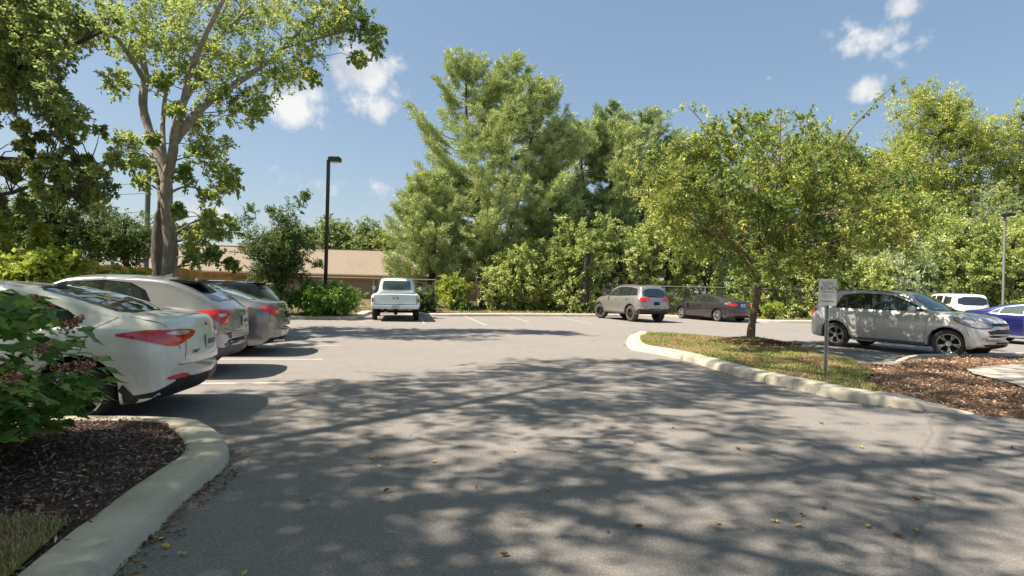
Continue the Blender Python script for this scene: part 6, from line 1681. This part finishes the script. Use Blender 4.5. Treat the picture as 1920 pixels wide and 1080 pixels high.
ring = [(treeP.x + .15 + 1.2 * math.cos(a) * (1 + .15 * math.sin(3 * a)), treeP.y - .1 + .85 * math.sin(a)) for a in np.linspace(0, 2 * PI, 24)[:-1]]
chips('bark_mulch', ring, 9000, lambda x, y: ziv(x, y) + .02, .06, .022, CH3, rg, 'reddish brown mulch mound round the foot of the island tree')
# spill of chips at the edge between grass and mulch
edge = [(split[0].x - .3, split[0].y + .2), (split[3].x - .6, split[3].y + .1), (split[3].x + .2, split[3].y - .1), (split[0].x + .3, split[0].y)]
def m_grass():
    m = M('grass_blade'); at = m.new('ShaderNodeAttribute'); at.attribute_name = 'tint'
    n = m.ramp(m.noise(1.1, 5, .7, m.pos()), [(.40, (0, 0, 0)), (.56, (1, 1, 1))])
    g = m.ramp(at.outputs['Fac'], [(0, (.08, .14, .02)), (.6, (.2, .3, .05)), (1, (.38, .42, .1))]); s_ = m.ramp(at.outputs['Fac'], [(0, (.24, .17, .08)), (.6, (.42, .33, .18)), (1, (.52, .43, .26))])
    return m.pbr(m.mix(n, g, s_), .6, 0, .3)
GR = m_grass()
def grass(name, poly, n, zf, L, rng, label, excl=None, w=.005):
    x, y = scatter(poly, n, rng)
    if excl is not None: k = ~inside_np(x, y, excl); x, y = x[k], y[k]
    m_ = len(x); p = np.stack([x, y, zf(x, y)], 1); d = rng.normal(size=(m_, 3)) * .55; d[:, 2] = 1
    Ls = L * rng.uniform(.4, 1.2, m_)
    o = leaf_mesh(name, p, d, rng.normal(size=(m_, 3)), Ls, np.full(m_, w), rng.random(m_), GR, None, 0); tag(o, label, 'grass')
grass('grass', grass_poly, 120000, ziv, .06, rg, 'short patchy grass, green and straw-coloured, on the kerbed island', ring, .009)
grass('grass', [p for p in turfL if p[1] > -1] , 90000, lambda x, y: zbv(x, y) + .02, .055, rg, 'short patchy grass in the bottom left corner beside the kerb', None, .004)
# verge weeds along the back kerb
stripv = [(p.x, p.y) for p in offset_path(pathK, +1, .5)][::3]; stripo = [(p.x, p.y) for p in offset_path(pathK, +1, 2.6)][::3]
grass('grass', stripv + stripo[::-1], 60000, lambda x, y: np.full(len(x), .12), .16, rg, 'weedy strip of grass behind the back kerb', None, .02)

# fallen leaves: litter in the gutters (uncountable) and single leaves on the drive
LT = m_chip('dry_leaf', [(0, (.10, .045, .02)), (.5, (.26, .13, .05)), (.85, (.45, .30, .10)), (1, (.6, .48, .18))])
def litter(path, side_, d0, d1, n, rng, label):
    i = rng.integers(0, len(path) - 1, n); op = np.array([tuple(p) for p in path]); a, b = op[i], op[i + 1]
    t = rng.random(n)[:, None]; p = a + (b - a) * t; tt = unit(b - a); nr = np.stack([-tt[:, 1], tt[:, 0], np.zeros(n)], 1) * side_
    clump = (np.sin(p[:, 0] * 3.1 + p[:, 1] * 2.3) + np.sin(p[:, 0] * 7.7 + 1.3 * p[:, 1])) > rng.normal(size=n) * .9 - .1
    p = p + nr * (-(d0 + (d1 - d0) * rng.random(n) ** 2.2))[:, None]; p = p[clump]; m_ = len(p); p[:, 2] = rng.uniform(.004, .016, m_)
    an = rng.uniform(0, 2 * PI, m_); d = np.stack([np.cos(an), np.sin(an), rng.normal(size=m_) * .2], 1); nn = rng.normal(size=(m_, 3)) * .3; nn[:, 2] += 1
    o = leaf_mesh('leaf_litter', p, d, nn, rng.uniform(.012, .055, m_), rng.uniform(.008, .022, m_), rng.random(m_), LT, None, .3); tag(o, label, 'leaf litter')
litter([p for p in pathL if p.y > .8 and p.x > -3.2], +1, 0.0, .16, 900, rg, 'dry brown leaf litter along the foot of the left kerb')
litter([p for p in pathR], +1, 0.0, .14, 500, rg, 'dry leaf bits along the foot of the island kerb')
def leaf_one(L, W, curl, lobed, rng):
    bm = bmesh.new(); n = 9
    rim = []
    for k in range(n * 2):
        a = 2 * PI * k / (n * 2)
        r = 1.0 if not lobed else (1.0 if k % 4 in (0, 1) else .62)
        x, y = math.cos(a) * L / 2 * r, math.sin(a) * W / 2 * r
        rim.append(bm.verts.new((x, y, curl * (abs(y) / W * 2) ** 2 * .02 + curl * .012 * (x / L * 2) ** 2 + rng.normal() * .0015)))
    c = bm.verts.new((0, 0, .001))
    for k in range(len(rim)): bm.faces.new((c, rim[k], rim[(k + 1) % len(rim)]))
    return bm
leafmats = [flat('fallen_leaf_yellow', (.55, .38, .08), .6, var=.3, scale=30), flat('fallen_leaf_brown', (.26, .12, .05), .7, var=.3, scale=30), flat('fallen_leaf_dark', (.07, .035, .02), .7, var=.3, scale=30), flat('fallen_leaf_green', (.30, .36, .14), .6, var=.3, scale=30)]
LM = []
for k in range(8):
    bm = leaf_one(.085 + .02 * (k % 3), .05 + .012 * (k % 2), 1 + (k % 3) * .5, k % 3 == 0, rg); me = bpy.data.meshes.new('fallen_leaf'); bm.to_mesh(me); bm.free(); me.materials.append(leafmats[[0, 0, 1, 2, 0, 1, 3, 1][k]]); LM.append(me)
named = [(343, 1042, 6, 'pale green fallen leaf nearest the bottom edge left of centre', 1.1), (310, 1028, 1, 'curled brown leaf beside the left kerb in the foreground', 1.0), (458, 1078, 0, 'yellow leaf at the bottom edge', .9), (1198, 991, 5, 'orange-brown leaf right of centre in the near shade', 1.0),
         (1454, 980, 0, 'yellow leaf in the near sun patch on the right', 1.0), (1346, 983, 1, 'small tan leaf left of the near right sun patch', .8), (1626, 989, 4, 'tan leaf among three near the right foreground', .9), (1683, 1008, 5, 'rounded orange leaf in the right foreground', 1.0), (1718, 997, 0, 'slender yellow leaf in the right foreground', 1.1), (1498, 989, 4, 'thin yellow leaf beside the right sun patch', .8),
         (813, 867, 0, 'yellow leaf at the right end of the leaf cluster in the middle shade', 1.1), (718, 859, 0, 'bright yellow leaf in the middle of the leaf cluster', 1.3), (696, 862, 4, 'yellow leaf at the left of the leaf cluster', 1.0), (762, 878, 1, 'pale leaf just below the leaf cluster', .9), (710, 877, 4, 'small yellow leaf under the leaf cluster', .8), (1027, 920, 1, 'pale brown leaf alone in the dark shade at the centre', .9), (1167, 881, 1, 'light tan leaf alone in the shade right of centre', .9), (945, 1043, 5, 'brown leaf near the bottom centre', .9),
         (1116, 782, 0, 'yellow leaf in the upper shade near a sun spot', 1.0), (725, 923, 2, 'dark brown leaf scrap in the left shade', .8), (1540, 795, 3, 'dark curled leaf in the right shade', 1.2), (1898, 841, 3, 'dark curled leaf near the right edge', 1.2), (1837, 863, 3, 'dark leaf in the right sun patch', 1.0), (1614, 840, 1, 'tan leaf on the far shaded drive', 1.0), (1384, 844, 2, 'reddish leaf scrap in the sun stripes', .9), (1718, 939, 2, 'reddish leaf in the right sun patch', .9)]
def put_leaf(g, me, label, sc, z=.006, group=None):
    o = bpy.data.objects.new('fallen_leaf', me); COL.objects.link(o); o.location = (g.x, g.y, z); o.rotation_euler = (rnd.uniform(-.15, .15), rnd.uniform(-.15, .15), rnd.uniform(0, 6.28)); o.scale = (sc,) * 3
    tag(o, label, 'leaf', group or 'fallen leaves on the drive')
for px, py, k, lab, sc in named: put_leaf(G(px, py), LM[k], lab, sc * (.5 if k in (5, 1) else .65))
for px, py, k, lab in ((160, 886, 0, 'yellow leaf lying on the dark mulch, upper'), (130, 893, 0, 'small yellow leaf lying on the dark mulch beside the larger one'), (97, 970, 5, 'orange leaf at the edge of the mulch and grass'), (55, 948, 5, 'brown leaf on the dark mulch'), (55, 842, 5, 'long tan leaf on the mulch under the bush'), (170, 822, 1, 'curled brown leaf on the mulch by the far kerb')):
    g = G(px, py, .14); put_leaf(g, LM[k], lab, .5, g.z + .012, 'fallen leaves on the dark mulch')
for _ in range(40):
    px, py = rnd.uniform(450, 1750), rnd.uniform(640, 1000)
    put_leaf(G(px, py), LM[rnd.choice([1, 2, 3, 7, 0, 5])], 'tiny dry leaf scrap scattered on the asphalt', rnd.uniform(.2, .4), .004, 'tiny leaf scraps scattered over the asphalt')

# ------------------------------------------------------------------ foreground bush with lobed leaves and dried pink flower heads
rg = np.random.default_rng(61)
def lobed_leaf(seed):
    r_ = np.random.default_rng(seed); bm = bmesh.new()
    out = [(0, 0), (.18, -.20), (.42, -.30), (.34, -.08), (.62, -.02), (.52, .18), (.66, .42), (.40, .40), (.30, .60), (.16, .62), (0, 1.0)]
    ptsR = [(x * 1.0 + r_.normal() * .02, y + .05) for x, y in out]
    mid = [bm.verts.new((0, y, .0)) for y in (.05, .3, .6, 1.05)]
    R_ = [bm.verts.new((x, y, .10 * x + .05 * math.sin(y * 7) - .12 * x * x)) for x, y in ptsR[1:-1]]; L_ = [bm.verts.new((-x, y, .10 * x + .05 * math.sin(y * 6) - .12 * x * x)) for x, y in ptsR[1:-1]]
    for S_, flip in ((R_, False), (L_, True)):
        fs = [(mid[0], S_[0], S_[1]), (mid[0], S_[1], S_[2], mid[1]), (mid[1], S_[2], S_[3]), (mid[1], S_[3], S_[4]), (mid[1], S_[4], S_[5], mid[2]), (mid[2], S_[5], S_[6]), (mid[2], S_[6], S_[7], S_[8]), (mid[2], S_[8], mid[3])]
        for f in fs: bm.faces.new(f[::-1] if flip else f)
    st_ = [bm.verts.new(p) for p in ((-.01, -.35, -.05), (.01, -.35, -.05), (.01, .05, 0), (-.01, .05, 0))]; bm.faces.new(st_)
    for v in bm.verts: v.co.y -= 0; v.co.z -= .18 * v.co.y ** 2
    return bm
m = M('oakleaf_leaf'); v = m.obj(); n_ = m.noise(2.5, 4, .6, v)
oi = m.new('ShaderNodeObjectInfo'); at = m.new('ShaderNodeAttribute'); at.attribute_name = 'tint'
f_ = m.math('ADD', m.math('MULTIPLY', m.math('ADD', oi.outputs['Random'], at.outputs['Fac']), .6), m.math('MULTIPLY', n_, .35))
col_ = m.ramp(f_, [(.15, (.09, .20, .05)), (.5, (.19, .36, .08)), (.72, (.36, .48, .12)), (.9, (.55, .52, .18))])
m.pbr(col_, .55, 0, .3); t_ = m.new('ShaderNodeBsdfTranslucent'); m.l.new(col_, t_.inputs['Color']); mx = m.new('ShaderNodeMixShader'); mx.inputs[0].default_value = .42
m.l.new(m.b.outputs[0], mx.inputs[1]); m.l.new(t_.outputs[0], mx.inputs[2]); m.l.new(mx.outputs[0], m.out.inputs['Surface']); OAK = m.m
FL = m_chip('dried_flower', [(0, (.12, .04, .03)), (.5, (.36, .17, .11)), (.85, (.55, .33, .28)), (1, (.75, .55, .55))])
bbase = Vector((-4.32, 4.0, .12))
bush = empty('flowering_bush', bbase); tag(bush, 'leafy green bush with lobed leaves and dried pink flower heads, in the left foreground', 'bush')
protos = []
for s_ in range(4):
    bm = lobed_leaf(s_); me = bpy.data.meshes.new('leaf'); bm.to_mesh(me); bm.free(); me.materials.append(OAK); me.shade_smooth(); protos.append(me)
cands = []
cen = np.array([0, 0, .70]); rad = np.array([1.12, .95, .66])
for i in range(1500):
    d = rg.normal(size=3); d /= np.linalg.norm(d); d = np.sign(d) * np.abs(d) ** .8
    q = .55 + .45 * rg.random() ** .5
    if i > 1150: d[2] = -abs(d[2]) * .5 - .1; d /= np.linalg.norm(d)
    lob = 1 + .12 * math.sin(4 * math.atan2(d[1], d[0]) + 3 * d[2])
    p = cen + d * rad * q * lob
    if p[2] < .05: p[2] = .05 + rg.random() * .15
    cands.append((p, d, q))
TM = T_ = None
tocam = Vector((0, 0, CAMH)) - (bbase + Vector(cen)); tocam.normalize()
def scr(p):
    w = Vector(p) + bbase; return 960 + FPX * w.x / max(.1, w.y)
order = sorted(range(len(cands)), key=lambda i: -(Vector(cands[i][0]).dot(tocam) + (.0 if scr(cands[i][0]) > -60 else -5)))
TT = []
def leaf_matrix(p, d):
    dv = Vector(d); out = Vector((dv.x + rg.normal() * .5, dv.y + rg.normal() * .5, -.25 + rg.normal() * .35)).normalized()
    nrm = Vector((dv.x * .5 + rg.normal() * .3, dv.y * .5 + rg.normal() * .3, 1.0)).normalized(); x = out.cross(nrm).normalized(); z = x.cross(out)
    s = rg.uniform(.07, .17); M_ = Matrix((x, out, z)).transposed().to_4x4() @ Matrix.Scale(s, 4); M_.translation = Vector(p); return M_
rest = []
for rank, i in enumerate(order):
    p, d, q = cands[i]; Mx = leaf_matrix(p, d)
    if rank < 300:
        o = bpy.data.objects.new('leaf', protos[i % 4]); COL.objects.link(o); o.parent = bush; o.matrix_local = Mx
    else: rest.append((protos[i % 4], Mx))
V, F, TI = [], [], []
bmr = bmesh.new()
for me, Mx in rest:
    o = len(V); V += [tuple(Mx @ v.co) for v in me.vertices]; tv = rnd.random()
    for p in me.polygons: F.append(tuple(i + o for i in p.vertices)); TI.append(tv)
me = bpy.data.meshes.new('foliage'); me.from_pydata(V, [], F); at_ = me.attributes.new('tint', 'FLOAT', 'FACE'); at_.data.foreach_set('value', TI); me.materials.append(OAK); me.shade_smooth()
bmr.free(); link('foliage', me, None, bush)['kind'] = 'stuff'
T = Tubes()
for _ in range(26):
    a = rg.uniform(0, 2 * PI); q = rg.uniform(.3, .95); e_ = Vector((1.05 * q * math.cos(a), .85 * q * math.sin(a), rg.uniform(.5, 1.15)))
    T.add(curve_pts((rg.normal() * .12, rg.normal() * .12, -.05), e_, .12, 6, rg), [.016 - .0018 * k for k in range(7)], 6)
link('stem', T.mesh('stem'), BK3, bush, 180)['kind'] = 'stuff'
def flower_mesh(seed):
    r_ = np.random.default_rng(seed); n = 90; zz = r_.random(n); an = r_.uniform(0, 2 * PI, n); rr = (.055 * (1 - zz) + .012) * np.sqrt(r_.random(n))
    p = np.stack([rr * np.cos(an), rr * np.sin(an), .13 * zz], 1); V, F, t = [], [], []
    for q in p:
        s = r_.uniform(.005, .011); o = len(V)
        for dx in ((1, 0, 0), (-1, 0, 0), (0, 1, 0), (0, -1, 0), (0, 0, 1), (0, 0, -1)): V.append(q + np.array(dx) * s)
        for f in ((0, 2, 4), (2, 1, 4), (1, 3, 4), (3, 0, 4), (2, 0, 5), (1, 2, 5), (3, 1, 5), (0, 3, 5)): F.append([o + k for k in f])
        t += [r_.random()] * 8
    me = np_mesh('flower_head', np.array(V), np.array(F), 3); a_ = me.attributes.new('tint', 'FLOAT', 'FACE'); a_.data.foreach_set('value', np.array(t, np.float32)); me.materials.append(FL); return me
FM = [flower_mesh(k) for k in range(4)]
k = 0
while k < 44:
    d = rg.normal(size=3); d /= np.linalg.norm(d)
    if d[2] < -.05 or Vector(d).dot(tocam) < -.2: continue
    p = cen + d * rad * rg.uniform(.92, 1.08); o = bpy.data.objects.new('flower_head', FM[k % 4]); COL.objects.link(o); o.parent = bush; o.location = p
    o.rotation_euler = Vector((d[0], d[1], d[2] + .3)).to_track_quat('Z', 'Y').to_euler(); o.scale = (rg.uniform(.7, 1.25),) * 3; k += 1
